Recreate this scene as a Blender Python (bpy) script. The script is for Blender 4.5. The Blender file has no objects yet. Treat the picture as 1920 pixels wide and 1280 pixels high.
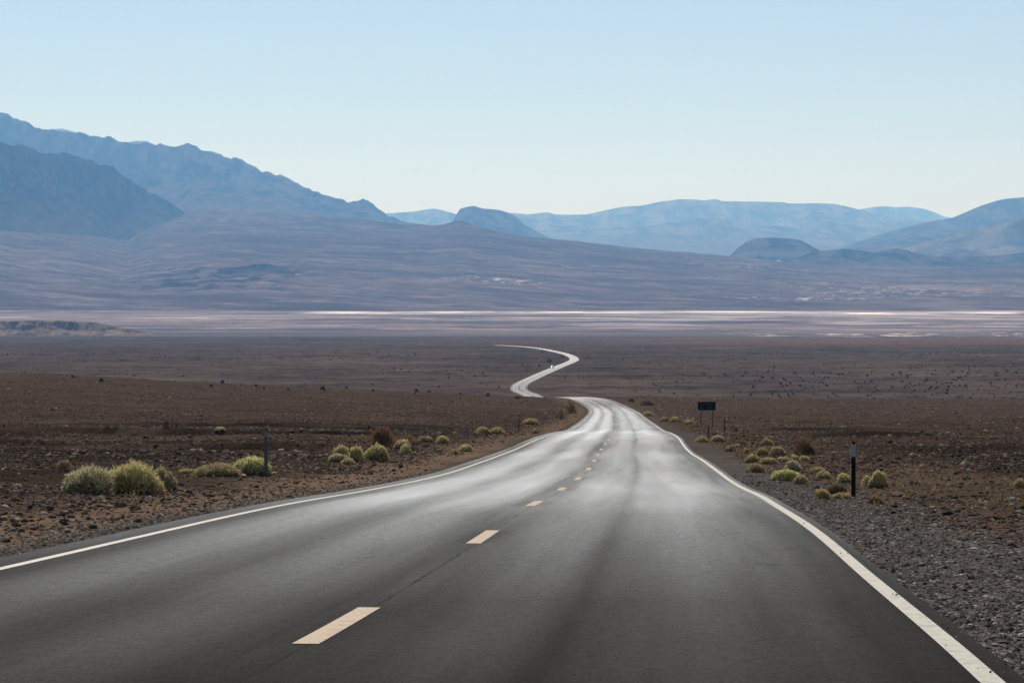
import bpy, math, random
import numpy as np
from mathutils import Vector, Matrix

random.seed(7)
RNG = np.random.default_rng(11)
R = math.radians
sc = bpy.context.scene

# ------------------------------------------------------------------ camera
F = 5170.0                      # focal length in pixels of a 1920 px wide picture
PITCH = math.atan(140.0 / F)    # level line of sight is at row 500 of 1280
CZ = 160.0                      # camera height above the valley floor datum
cam_d = bpy.data.cameras.new('camera'); cam = bpy.data.objects.new('camera', cam_d)
sc.collection.objects.link(cam); sc.camera = cam
cam_d.sensor_width = 36.0; cam_d.lens = F / 1920.0 * 36.0
cam_d.clip_start = 0.2; cam_d.clip_end = 200000.0
cam.location = (0, 0, CZ); cam.rotation_euler = (math.pi / 2 - PITCH, 0, 0)

# ------------------------------------------------------------------ world, sun
SUN_EL, SUN_AZ = 43.0, -10.0     # azimuth measured from straight ahead, negative = left
world = bpy.data.worlds.new('World'); sc.world = world; world.use_nodes = True
wn = world.node_tree; bg = wn.nodes['Background']
sky = wn.nodes.new('ShaderNodeTexSky'); sky.sky_type = 'NISHITA'; sky.sun_disc = False
sky.sun_elevation = R(SUN_EL); sky.sun_rotation = R(SUN_AZ)
sky.altitude = 100; sky.air_density = 1.0; sky.dust_density = 0.0; sky.ozone_density = 6.0
tint = wn.nodes.new('ShaderNodeMix'); tint.data_type = 'RGBA'; tint.blend_type = 'MULTIPLY'; tint.inputs[0].default_value = 1.0
tint.inputs[7].default_value = (1.0, 0.95, 1.0, 1)
veil = wn.nodes.new('ShaderNodeMix'); veil.data_type = 'RGBA'; veil.inputs[0].default_value = 0.27; veil.inputs[7].default_value = (7.6, 8.3, 8.7, 1)
wn.links.new(sky.outputs[0], tint.inputs[6]); wn.links.new(tint.outputs[2], veil.inputs[6]); wn.links.new(veil.outputs[2], bg.inputs[0]); bg.inputs[1].default_value = 0.084
sun_d = bpy.data.lights.new('sun', 'SUN'); sun = bpy.data.objects.new('sun', sun_d)
sc.collection.objects.link(sun)
sun_d.energy = 4.8; sun_d.angle = R(0.53); sun_d.color = (1.0, 0.92, 0.80)
to_sun = Vector((math.sin(R(SUN_AZ)) * math.cos(R(SUN_EL)), math.cos(R(SUN_AZ)) * math.cos(R(SUN_EL)), math.sin(R(SUN_EL))))
sun.rotation_euler = (-to_sun).to_track_quat('-Z', 'Y').to_euler()
vs = sc.view_settings
vs.view_transform = 'Standard'; vs.look = 'None'; vs.exposure = 0.0; vs.gamma = 1.0
sc.cycles.max_bounces = 6; sc.cycles.diffuse_bounces = 3; sc.cycles.volume_bounces = 1
sc.cycles.transparent_max_bounces = 8

# ------------------------------------------------------------------ helpers
CA, SA = math.cos(PITCH), math.sin(PITCH)
def pix(px, py, Y):
    """point on the ray of photo pixel (px, py) at distance Y ahead"""
    dx = (px - 960.0) / F; dy = (640.0 - py) / F
    y = CA + dy * SA; z = -SA + dy * CA
    return dx / y * Y, Y, CZ + z / y * Y
def hsh(ix, iy, seed):
    h = (ix.astype(np.int64) * 374761393 + iy.astype(np.int64) * 668265263 + seed * 974711) & 0xffffffff
    h = ((h ^ (h >> 13)) * 1274126177) & 0xffffffff
    h = ((h ^ (h >> 16)) * 2246822519) & 0xffffffff
    h = h ^ (h >> 15)
    return (h & 0xffffff) / float(0xffffff)
def vnoise(x, y, seed=0):
    x = np.asarray(x, float); y = np.asarray(y, float)
    x0 = np.floor(x); y0 = np.floor(y); fx = x - x0; fy = y - y0
    fx = fx * fx * fx * (fx * (fx * 6 - 15) + 10); fy = fy * fy * fy * (fy * (fy * 6 - 15) + 10)
    a = hsh(x0, y0, seed); b = hsh(x0 + 1, y0, seed); c = hsh(x0, y0 + 1, seed); d = hsh(x0 + 1, y0 + 1, seed)
    return (a + (b - a) * fx + (c - a) * fy + (a - b - c + d) * fx * fy) * 2 - 1
def fbm(x, y, o=4, seed=0, g=0.5):
    s = 0; a = 1; t = 0
    for i in range(o):
        s = s + a * vnoise(x * 2 ** i + 17.3 * i, y * 2 ** i - 9.1 * i, seed + i); t += a; a *= g
    return s / t
def ridged(x, y, o=4, seed=0, g=0.5):
    s = 0; a = 1; t = 0
    for i in range(o):
        s = s + a * (1 - np.abs(vnoise(x * 2 ** i + 7.3 * i, y * 2 ** i - 3.1 * i, seed + i)) * 2); t += a; a *= g
    return s / t
def sstep(a, b, x):
    t = np.clip((x - a) / (b - a), 0, 1); return t * t * (3 - 2 * t)
def pchip(xk, yk, x):
    xk = np.asarray(xk, float); yk = np.asarray(yk, float)
    h = np.diff(xk); dl = np.diff(yk) / h
    m = np.zeros(len(xk)); m[0] = dl[0]; m[-1] = dl[-1]
    for i in range(1, len(xk) - 1):
        if dl[i - 1] * dl[i] > 0:
            w1 = 2 * h[i] + h[i - 1]; w2 = h[i] + 2 * h[i - 1]
            m[i] = (w1 + w2) / (w1 / dl[i - 1] + w2 / dl[i])
    x = np.asarray(x, float); k = np.clip(np.searchsorted(xk, x) - 1, 0, len(h) - 1)
    t = (x - xk[k]) / h[k]; tc = np.clip(t, 0, 1)
    r = ((2 * tc ** 3 - 3 * tc ** 2 + 1) * yk[k] + (tc ** 3 - 2 * tc ** 2 + tc) * h[k] * m[k]
         + (-2 * tc ** 3 + 3 * tc ** 2) * yk[k + 1] + (tc ** 3 - tc ** 2) * h[k] * m[k + 1])
    r = r + np.where(t < 0, t * h[0] * m[0], 0) + np.where(t > 1, (t - 1) * h[-1] * m[-1], 0)
    return r

def link(o, parent=None):
    sc.collection.objects.link(o)
    if parent is not None: o.parent = parent
    return o
def tag(o, label=None, cat=None, group=None, kind=None):
    if label: o['label'] = label
    if cat: o['category'] = cat
    if group: o['group'] = group
    if kind: o['kind'] = kind
    return o
def np_mesh(name, verts, faces, mat=None, cols=None, smooth=False, uvs=None):
    """verts (n,3); faces (m,k) array with constant k"""
    verts = np.asarray(verts, np.float32); faces = np.asarray(faces, np.int32)
    me = bpy.data.meshes.new(name); m, k = faces.shape
    me.vertices.add(len(verts)); me.vertices.foreach_set('co', verts.ravel())
    me.loops.add(m * k); me.loops.foreach_set('vertex_index', faces.ravel())
    me.polygons.add(m); me.polygons.foreach_set('loop_start', np.arange(0, m * k, k, dtype=np.int32))
    me.polygons.foreach_set('loop_total', np.full(m, k, np.int32))
    me.polygons.foreach_set('use_smooth', np.full(m, smooth, bool))
    if cols is not None:
        a = me.color_attributes.new('tint', 'FLOAT_COLOR', 'POINT')
        c = np.ones((len(verts), 4), np.float32); c[:, :cols.shape[1]] = cols
        a.data.foreach_set('color', c.ravel())
    if uvs is not None:
        u = me.uv_layers.new(name='uv'); u.data.foreach_set('uv', np.asarray(uvs, np.float32)[faces.ravel()].ravel())
    me.update(calc_edges=True)
    if mat: me.materials.append(mat)
    return me
def grid_faces(nr, nc):
    i = np.arange(nr - 1)[:, None] * nc + np.arange(nc - 1)[None, :]
    i = i.ravel(); return np.stack([i, i + 1, i + nc + 1, i + nc], 1)

class MB:
    """collects boxes, tubes and lofts into one mesh"""
    def __init__(s): s.v = []; s.f = []
    def add(s, vs_, fs):
        b = len(s.v); s.v += [tuple(v) for v in vs_]; s.f += [tuple(b + i for i in f) for f in fs]
    def box(s, c, d, bev=0.0, rot=None):
        x, y, z = d[0] / 2, d[1] / 2, d[2] / 2; b = min(bev, x * .9, y * .9, z * .9)
        M = rot if rot is not None else Matrix.Identity(3); c = Vector(c)
        if b <= 0:
            P = [(-x, -y, -z), (x, -y, -z), (x, y, -z), (-x, y, -z), (-x, -y, z), (x, -y, z), (x, y, z), (-x, y, z)]
            s.add([c + M @ Vector(p) for p in P], [(0, 3, 2, 1), (4, 5, 6, 7), (0, 1, 5, 4), (1, 2, 6, 5), (2, 3, 7, 6), (3, 0, 4, 7)]); return
        P = []
        for (zz, ins) in ((-z, b), (-z + b, 0), (z - b, 0), (z, b)):
            X, Y = x - ins, y - ins; k = b if ins == 0 else b * .5
            for q in ((-X + k, -Y), (X - k, -Y), (X, -Y + k), (X, Y - k), (X - k, Y), (-X + k, Y), (-X, Y - k), (-X, -Y + k)):
                P.append(c + M @ Vector((q[0], q[1], zz)))
        fs = [tuple(range(7, -1, -1)), tuple(range(24, 32))]
        for l in range(3):
            for k in range(8):
                a = l * 8 + k; bb = l * 8 + (k + 1) % 8; fs.append((a, bb, bb + 8, a + 8))
        s.add(P, fs)
    def tube(s, p0, p1, r0, r1=None, n=8):
        r1 = r0 if r1 is None else r1; p0 = Vector(p0); p1 = Vector(p1); d = (p1 - p0).normalized()
        u = d.orthogonal().normalized(); w = d.cross(u); P = []
        for p, r in ((p0, r0), (p1, r1)):
            for k in range(n):
                a = 2 * math.pi * k / n; P.append(p + u * math.cos(a) * r + w * math.sin(a) * r)
        fs = [tuple(range(n - 1, -1, -1)), tuple(range(n, 2 * n))] + [(k, (k + 1) % n, n + (k + 1) % n, n + k) for k in range(n)]
        s.add(P, fs)
    def build(s, name, mat, parent=None, smooth=False):
        me = bpy.data.meshes.new(name); me.from_pydata(s.v, [], s.f); me.update(); me.materials.append(mat)
        if smooth: me.polygons.foreach_set('use_smooth', [True] * len(me.polygons))
        return link(bpy.data.objects.new(name, me), parent)
def empty(name, loc, rz=0.0):
    o = bpy.data.objects.new(name, None); o.empty_display_size = 0.3; o.location = loc; o.rotation_euler = (0, 0, rz); return link(o)

# ------------------------------------------------------------------ materials
class NT:
    def __init__(s, name):
        s.m = bpy.data.materials.new(name); s.m.use_nodes = True; s.t = s.m.node_tree
        s.b = s.t.nodes['Principled BSDF']; s.o = s.t.nodes['Material Output']
    def n(s, typ, **kw):
        nd = s.t.nodes.new(typ)
        for k, v in kw.items(): setattr(nd, k, v)
        return nd
    def l(s, a, b): s.t.links.new(a, b)
    def val(s, inp, v):
        if hasattr(v, 'is_output') or isinstance(v, bpy.types.NodeSocket): s.l(v, inp)
        else: inp.default_value = v
    def math(s, op, a, b=0.5, c=None, clamp=False):
        nd = s.n('ShaderNodeMath', operation=op); nd.use_clamp = clamp
        s.val(nd.inputs[0], a); s.val(nd.inputs[1], b)
        if c is not None: s.val(nd.inputs[2], c)
        return nd.outputs[0]
    def mix(s, f, a, b, blend='MIX'):
        nd = s.n('ShaderNodeMix', data_type='RGBA', blend_type=blend)
        s.val(nd.inputs[0], f); s.val(nd.inputs[6], a); s.val(nd.inputs[7], b); return nd.outputs[2]
    def noise(s, vec, scale, detail=4, rough=0.5):
        nd = s.n('ShaderNodeTexNoise'); nd.inputs['Scale'].default_value = scale
        nd.inputs['Detail'].default_value = detail; nd.inputs['Roughness'].default_value = rough
        if vec is not None: s.l(vec, nd.inputs['Vector'])
        return nd.outputs[0]
    def ramp(s, f, pts):
        nd = s.n('ShaderNodeValToRGB'); e = nd.color_ramp.elements
        while len(e) < len(pts): e.new(0.5)
        for el, (p, c) in zip(e, pts):
            el.position = p; el.color = c if len(c) == 4 else (*c, 1)
        s.l(f, nd.inputs[0]); return nd.outputs[0]
    def maprange(s, f, a, b, c, d):
        nd = s.n('ShaderNodeMapRange'); s.val(nd.inputs[0], f)
        for i, v in enumerate((a, b, c, d)): nd.inputs[i + 1].default_value = v
        return nd.outputs[0]
def g1(v): return (v, v, v, 1)

def simple(name, col, rough=0.6, metal=0.0, var=0.15, scale=20.0, spec=0.5):
    t = NT(name); tc = t.n('ShaderNodeTexCoord').outputs['Object']
    nz = t.noise(tc, scale, 5, 0.6)
    f = t.maprange(nz, 0.3, 0.7, 1 - var, 1 + var)
    mul = t.n('ShaderNodeVectorMath', operation='SCALE'); mul.inputs[0].default_value = col; t.l(f, mul.inputs['Scale'])
    t.l(mul.outputs[0], t.b.inputs['Base Color']); t.b.inputs['Roughness'].default_value = rough
    t.b.inputs['Metallic'].default_value = metal; t.b.inputs['Specular IOR Level'].default_value = spec
    return t.m

def ground_material():
    t = NT('desert_ground'); geo = t.n('ShaderNodeNewGeometry').outputs['Position']
    at = t.n('ShaderNodeVertexColor', layer_name='tint').outputs[0]
    # fine rock speckle, size set in metres
    n1 = t.noise(geo, 9.0, 6, 0.7); n2 = t.noise(geo, 1.3, 5, 0.6); n3 = t.noise(geo, 0.11, 6, 0.65)
    v = t.n('ShaderNodeTexVoronoi'); v.inputs['Scale'].default_value = 11.0; t.l(geo, v.inputs['Vector'])
    f1 = t.maprange(n1, 0.3, 0.7, 0.55, 1.45); f2 = t.maprange(n2, 0.3, 0.7, 0.75, 1.25); f3 = t.maprange(n3, 0.3, 0.7, 0.82, 1.18)
    f = t.math('MULTIPLY', t.math('MULTIPLY', f1, f2), f3)
    sp = t.maprange(v.outputs['Color'], 0.0, 1.0, 0.6, 1.4)
    f = t.math('MULTIPLY', f, sp)
    mul = t.n('ShaderNodeVectorMath', operation='SCALE'); t.l(at, mul.inputs[0]); t.l(f, mul.inputs['Scale'])
    t.l(mul.outputs[0], t.b.inputs['Base Color'])
    t.b.inputs['Roughness'].default_value = 1.0; t.b.inputs['Specular IOR Level'].default_value = 0.0
    bp = t.n('ShaderNodeBump'); bp.inputs['Distance'].default_value = 0.06; bp.inputs['Strength'].default_value = 0.7
    t.l(t.math('ADD', n1, t.math('MULTIPLY', v.outputs['Distance'], -0.8)), bp.inputs['Height'])
    t.l(bp.outputs[0], t.b.inputs['Normal'])
    return t.m

def rock_tint_material(name, rough=0.9, spec=0.04):
    t = NT(name); at = t.n('ShaderNodeVertexColor', layer_name='tint').outputs[0]
    geo = t.n('ShaderNodeNewGeometry').outputs['Position']
    f = t.maprange(t.noise(geo, 30.0, 4, 0.6), 0.3, 0.7, 0.75, 1.25)
    mul = t.n('ShaderNodeVectorMath', operation='SCALE'); t.l(at, mul.inputs[0]); t.l(f, mul.inputs['Scale'])
    t.l(mul.outputs[0], t.b.inputs['Base Color']); t.b.inputs['Roughness'].default_value = rough
    t.b.inputs['Specular IOR Level'].default_value = spec
    return t.m

def asphalt_material():
    t = NT('asphalt'); uv = t.n('ShaderNodeUVMap', uv_map='uv').outputs[0]
    sp = t.n('ShaderNodeSeparateXYZ'); t.l(uv, sp.inputs[0]); u, v = sp.outputs[0], sp.outputs[1]
    # streaks drawn out along the lanes
    mp = t.n('ShaderNodeCombineXYZ'); t.l(u, mp.inputs[0]); t.l(t.math('MULTIPLY', v, 0.03), mp.inputs[1])
    st = t.noise(mp.outputs[0], 1.6, 4, 0.55); st2 = t.noise(mp.outputs[0], 9.0, 3, 0.6)
    pos = t.n('ShaderNodeCombineXYZ'); t.l(u, pos.inputs[0]); t.l(v, pos.inputs[1])
    grain = t.noise(pos.outputs[0], 45.0, 3, 0.7); grain2 = t.noise(pos.outputs[0], 9.0, 4, 0.7); patch = t.noise(pos.outputs[0], 0.35, 5, 0.6)
    # polished wheel tracks (smooth, pale) against the darker rough middle of each lane and its edges
    ur = t.maprange(u, -4.0, 4.0, 0.0, 1.0)
    P = [(-4.0, .0), (-3.3, .05), (-2.9, .75), (-2.35, 1.0), (-1.95, .45), (-1.65, .35), (-1.2, .9), (-0.7, .75), (-0.25, .1), (0.1, .2),
         (0.75, .65), (1.1, .6), (1.36, .18), (1.55, .55), (2.2, .75), (2.75, .45), (3.2, .05), (4.0, .0)]
    track = t.ramp(ur, [((a + 4) / 8.0, g1(b)) for a, b in P])
    track = t.math('ADD', track, t.maprange(st, 0.3, 0.7, -0.25, 0.25), clamp=True)
    base = t.mix(track, (0.020, 0.0165, 0.014, 1), (0.032, 0.027, 0.022, 1))
    sp2 = t.maprange(grain, 0.3, 0.7, 0.6, 1.4); sp3 = t.maprange(patch, 0.3, 0.7, 0.88, 1.12); sp4 = t.maprange(st2, .3, .7, .9, 1.1)
    f = t.math('MULTIPLY', t.math('MULTIPLY', sp2, sp3), sp4)
    mul = t.n('ShaderNodeVectorMath', operation='SCALE'); t.l(base, mul.inputs[0]); t.l(f, mul.inputs['Scale'])
    # paving joint beside the centre line, wandering a little
    wob = t.maprange(t.noise(mp.outputs[0], 25.0, 3, 0.6), 0.0, 1.0, -0.03, 0.03)
    j = t.math('ABSOLUTE', t.math('SUBTRACT', t.math('ADD', u, wob), 0.02))
    jm = t.math('MULTIPLY', t.maprange(j, 0.004, 0.010, 1.0, 0.0), t.maprange(patch, 0.42, 0.58, 0.35, 1.0))
    # hairline cracks in places, and two dark sealed strips far down the road
    cv = t.n('ShaderNodeTexVoronoi', feature='DISTANCE_TO_EDGE'); cv.inputs['Scale'].default_value = 0.33
    wv = t.n('ShaderNodeVectorMath', operation='MULTIPLY_ADD'); nn = t.n('ShaderNodeTexNoise'); nn.inputs['Scale'].default_value = 1.2; nn.inputs['Detail'].default_value = 5
    t.l(pos.outputs[0], nn.inputs['Vector']); t.l(nn.outputs['Color'], wv.inputs[0]); wv.inputs[1].default_value = (1.3, 1.3, 0); t.l(pos.outputs[0], wv.inputs[2]); t.l(wv.outputs[0], cv.inputs['Vector'])
    ck = t.math('MULTIPLY', t.maprange(cv.outputs['Distance'], 0.001, 0.005, 1.0, 0.0), t.maprange(t.noise(pos.outputs[0], 0.09, 3, .5), 0.50, 0.58, 0.0, 1.0))
    def strip(u0, u1, v0, v1):
        a = t.math('MULTIPLY', t.math('GREATER_THAN', u, u0), t.math('LESS_THAN', u, u1))
        wob2 = t.math('ADD', v, t.maprange(nn.outputs[0], 0, 1, -.8, .8))
        return t.math('MULTIPLY', a, t.math('MULTIPLY', t.math('GREATER_THAN', wob2, v0), t.math('LESS_THAN', wob2, v1)))
    seal = t.math('ADD', strip(-3.7, -1.0, 259.5, 261.0), t.math('ADD', strip(0.8, 3.7, 262.0, 263.0), strip(1.6, 3.7, 257.0, 257.8)), clamp=True)
    jm = t.math('ADD', jm, t.math('ADD', t.math('MULTIPLY', ck, 0.6), seal), clamp=True)
    col = t.mix(t.math('MULTIPLY', jm, 0.55), mul.outputs[0], (0.012, 0.011, 0.011, 1))
    t.l(col, t.b.inputs['Base Color'])
    rg = t.maprange(track, 0.0, 1.0, ROUGH[0], ROUGH[1])
    t.l(rg, t.b.inputs['Roughness'])
    t.b.inputs['Specular IOR Level'].default_value = 0.0004
    # pale dust and worn aggregate that glare at grazing angles
    wgt = t.math('MULTIPLY', t.maprange(track, 0, 1, 2.5, 6.8), t.math('MULTIPLY', t.maprange(grain, .3, .7, .45, 1.55), t.maprange(grain2, .3, .7, .72, 1.28)))
    wgt = t.math('MULTIPLY', wgt, t.math('SUBTRACT', 1.0, t.math('MULTIPLY', jm, 0.7)))
    sh = t.n('ShaderNodeBsdfSheen'); sh.inputs['Roughness'].default_value = 0.070
    sc_ = t.n('ShaderNodeVectorMath', operation='SCALE'); sc_.inputs[0].default_value = (1.0, 0.865, 0.755); t.l(wgt, sc_.inputs['Scale'])
    t.l(sc_.outputs[0], sh.inputs[0])
    ad = t.n('ShaderNodeAddShader'); t.l(t.b.outputs[0], ad.inputs[0]); t.l(sh.outputs[0], ad.inputs[1]); t.l(ad.outputs[0], t.o.inputs[0])
    return t.m
ROUGH = (0.5, 0.4)

def paint_material(name, col, wear_col, wear=0.45):
    t = NT(name); uv = t.n('ShaderNodeUVMap', uv_map='uv').outputs[0]
    sp = t.n('ShaderNodeSeparateXYZ'); t.l(uv, sp.inputs[0])
    c = t.n('ShaderNodeCombineXYZ'); t.l(sp.outputs[0], c.inputs[0]); t.l(t.math('MULTIPLY', sp.outputs[1], 0.12), c.inputs[1])
    a = t.noise(c.outputs[0], 45.0, 4, 0.65); b = t.noise(uv, 6.0, 6, 0.7)
    f = t.math('MULTIPLY', t.maprange(a, 0.38, 0.72, 0.0, 1.0), wear)
    col1 = t.mix(f, col, wear_col)
    f2 = t.maprange(b, 0.50, 0.66, 0.0, 0.75)
    col2 = t.mix(f2, col1, tuple(x * 0.55 for x in wear_col[:3]) + (1,))
    # hairline cracks across the paint
    v = t.n('ShaderNodeTexVoronoi', feature='DISTANCE_TO_EDGE'); v.inputs['Scale'].default_value = 3.2
    cc = t.n('ShaderNodeCombineXYZ'); t.l(t.math('MULTIPLY', sp.outputs[0], 2.0), cc.inputs[0]); t.l(sp.outputs[1], cc.inputs[1]); t.l(cc.outputs[0], v.inputs['Vector'])
    cr = t.maprange(v.outputs['Distance'], 0.0, 0.02, 0.45, 0.0)
    col3 = t.mix(cr, col2, (0.12, 0.11, 0.1, 1))
    t.l(col3, t.b.inputs['Base Color']); t.b.inputs['Roughness'].default_value = 0.6; t.b.inputs['Specular IOR Level'].default_value = 0.3
    return t.m

def foliage_material(name):
    t = NT(name); at = t.n('ShaderNodeVertexColor', layer_name='tint').outputs[0]
    t.l(at, t.b.inputs['Base Color']); t.b.inputs['Roughness'].default_value = 0.7; t.b.inputs['Specular IOR Level'].default_value = 0.2
    tr = t.n('ShaderNodeBsdfTranslucent'); t.l(at, tr.inputs[0])
    mx = t.n('ShaderNodeMixShader'); mx.inputs[0].default_value = 0.4
    t.l(t.b.outputs[0], mx.inputs[1]); t.l(tr.outputs[0], mx.inputs[2]); t.l(mx.outputs[0], t.o.inputs[0])
    return t.m

def mountain_material(name, col, col2, scale):
    t = NT(name); geo = t.n('ShaderNodeNewGeometry').outputs['Position']
    a = t.noise(geo, scale, 7, 0.62); mp = t.n('ShaderNodeMapping'); mp.inputs['Scale'].default_value = (2.4, .4, .6)
    t.l(geo, mp.inputs[0]); b = t.noise(mp.outputs[0], scale * 0.6, 5, 0.6)
    f = t.maprange(t.math('ADD', a, b), 0.88, 1.12, 0.0, 1.0)
    at = t.n('ShaderNodeVertexColor', layer_name='tint').outputs[0]; asp = t.n('ShaderNodeSeparateXYZ'); t.l(at, asp.inputs[0])
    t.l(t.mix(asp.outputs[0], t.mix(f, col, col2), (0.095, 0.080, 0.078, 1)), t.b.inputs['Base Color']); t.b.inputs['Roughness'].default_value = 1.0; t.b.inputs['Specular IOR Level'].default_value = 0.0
    return t.m

M = {}
M['ground'] = ground_material(); M['asphalt'] = asphalt_material()
M['white_line'] = paint_material('white_road_paint', (0.40, 0.375, 0.31, 1), (0.25, 0.235, 0.195, 1))
M['yellow_line'] = paint_material('worn_yellow_paint', (0.30, 0.195, 0.095, 1), (0.19, 0.115, 0.062, 1), 0.8)
M['stone'] = rock_tint_material('stone'); M['foliage'] = foliage_material('shrub_foliage')
M['wood'] = simple('woody_stem', (0.12, 0.085, 0.06), 0.9)
M['post_wood'] = simple('weathered_post_wood', (0.075, 0.05, 0.035), 0.9)
M['post_dark'] = simple('dark_post_plastic', (0.012, 0.011, 0.010), 0.8, spec=0.05)
M['post_grey'] = simple('galvanised_steel', (0.12, 0.108, 0.092), 0.6, 0.2)
M['reflector'] = simple('reflective_white_sheet', (0.24, 0.235, 0.25), 0.5)
M['reflector_dim'] = simple('faded_reflector', (0.16, 0.20, 0.22), 0.5)
M['sign_green'] = simple('sign_green', (0.003, 0.009, 0.008), 0.6, spec=0.15)
M['sign_letter'] = simple('sign_lettering', (0.035, 0.045, 0.04), 0.6)
M['car_paint'] = simple('white_car_paint', (0.75, 0.75, 0.74), 0.2, var=0.02)
M['car_glass'] = simple('car_glass', (0.02, 0.025, 0.03), 0.05, var=0.02)
M['car_black'] = simple('black_plastic', (0.01, 0.01, 0.01), 0.6)
M['tyre'] = simple('tyre_rubber', (0.012, 0.012, 0.012), 0.85)
M['rim'] = simple('wheel_alloy', (0.4, 0.4, 0.4), 0.3, 0.8)
M['lamp'] = simple('lamp_lens', (0.7, 0.7, 0.72), 0.1, var=0.02)

# ------------------------------------------------------------------ terrain profile along the valley (distance ahead, height under the camera)
PK = [(-80, 3.3), (0, -1.22), (12.9, -1.946), (16.0, -2.13), (22.7, -2.51), (29.7, -2.87), (40.1, -3.45), (46.7, -3.88), (53, -4.28), (62.7, -4.90), (73, -5.49),
      (84, -6.01), (93.4, -6.50), (102.5, -7.01), (117.6, -7.75), (130.6, -8.30), (138.6, -8.65), (155, -9.47), (188, -11.25), (210, -12.5),
      (255, -14.65), (298, -16.7), (359, -19.5), (430, -22.6), (496, -25.3), (560, -27.0), (620, -29.3), (700, -33.6), (800, -39.3), (900, -45), (1000, -49.3), (1100, -52.3),
      (1200, -54.6), (1300, -56.4), (1500, -60.2), (1790, -65.8), (2230, -74.6), (2800, -86.5), (3490, -100.5), (4500, -123), (5700, -147),
      (6400, -154.5), (7000, -155.3), (10000, -155.5)]
PKX = [p[0] for p in PK]; PKZ = [p[1] for p in PK]
# the measured heights, eased so that the carriageway has no kinks
_ly = np.arange(-100.0, 1200.0, 1.0); _lp = pchip(PKX, PKZ, _ly); _sm = np.empty_like(_lp)
for _i, _y in enumerate(_ly):
    _sg = min(max(.15 * _y, 1.5), 9.5); _w = np.exp(-.5 * ((_ly - _y) / _sg) ** 2); _w *= (np.abs(_ly - _y) < min(_y + 100.5, 1199.5 - _y) + 1); _sm[_i] = (_w * _lp).sum() / _w.sum()
def P(Y):
    Y = np.asarray(Y, float); far = sstep(1000, 1100, Y)
    yc = np.clip(Y, -98, 1150); k = np.clip(((yc + 100)).astype(int), 1, len(_sm) - 3); t = yc + 100 - k
    a, b, c, d = _sm[k - 1], _sm[k], _sm[k + 1], _sm[k + 2]
    near = b + .5 * t * (c - a + t * (2 * a - 5 * b + 4 * c - d + t * (3 * (b - c) + d - a)))
    return near * (1 - far) + pchip(PKX, PKZ, Y) * far
XK = [(-80, -7.6), (0, -2.13), (12.9, -1.30), (15.3, -1.13), (22.7, -0.67), (29.7, -0.25), (40.1, 0.287), (46.7, .66), (53, .95), (62.7, 1.43), (73, 1.95), (84, 2.44), (93.4, 2.84),
      (102.5, 3.19), (117.6, 3.86), (130.6, 4.48), (138.6, 4.87), (155, 5.6), (188, 7.0), (210, 7.95), (255, 9.7), (298, 11.3), (359, 13.5), (430, 15.9), (496, 17.3), (560, 16.2),
      (620, 13.5), (700, 10.0), (800, 9.3), (900, 10.6), (1000, 11.2)]
XKX = [p[0] for p in XK]; XKZ = [p[1] for p in XK]
def XC(Y): return pchip(XKX, XKZ, Y)
def ray_hit(px, py, y0=600.0, y1=9000.0, fn=None):
    fn = fn or (lambda X, Y: P(Y))
    Y = np.geomspace(y0, y1, 6000); X, _, Z = pix(px, py, Y)
    d = (Z - CZ) - fn(X, Y); k = np.where(d <= 0)[0]
    if len(k) == 0: return X[-1], Y[-1]
    return X[k[0]], Y[k[0]]
far_px = [(992, 738.5), (979, 734), (973, 728), (976, 721), (985, 715.6), (1005, 706), (1027.5, 696), (1050, 686.6), (1069, 679), (1077, 674), (1073, 668.5), (1059, 663), (1035, 657.5),
          (1016, 653.8), (990, 650.6), (965, 648.7), (945, 647.6), (930, 647.0)]
far_pts = [ray_hit(a, b, 1090.0) for a, b in far_px]
near_Y = np.concatenate([np.arange(-60, 1001, 3.0)])
pl = [(float(XC(y)), float(y)) for y in near_Y] + [(9.9, 1070.0)] + [(float(a), float(b)) for a, b in far_pts]
pl = np.array(pl)
# resample smoothly (Catmull-Rom on the sparse far part)
def catmull(pts, step=6.0):
    out = []
    for i in range(len(pts) - 1):
        p0 = pts[max(i - 1, 0)]; p1 = pts[i]; p2 = pts[i + 1]; p3 = pts[min(i + 2, len(pts) - 1)]
        L = np.hypot(*(p2 - p1)); n = max(1, int(L / step))
        t0 = 0; t1 = t0 + max(np.hypot(*(p1 - p0)), 1e-3) ** .5; t2 = t1 + L ** .5; t3 = t2 + max(np.hypot(*(p3 - p2)), 1e-3) ** .5
        for k in range(n):
            t = t1 + (t2 - t1) * k / n
            A1 = (t1 - t) / (t1 - t0) * p0 + (t - t0) / (t1 - t0) * p1; A2 = (t2 - t) / (t2 - t1) * p1 + (t - t1) / (t2 - t1) * p2
            A3 = (t3 - t) / (t3 - t2) * p2 + (t - t2) / (t3 - t2) * p3
            B1 = (t2 - t) / (t2 - t0) * A1 + (t - t0) / (t2 - t0) * A2; B2 = (t3 - t) / (t3 - t1) * A2 + (t - t1) / (t3 - t1) * A3
            out.append((t2 - t) / (t2 - t1) * B1 + (t - t1) / (t2 - t1) * B2)
    out.append(pts[-1]); return np.array(out)
ROAD = np.vstack([pl[:len(near_Y)], catmull(pl[len(near_Y) - 2:], 8.0)[1:]])
far_road = ROAD[ROAD[:, 1] > 900]

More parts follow.
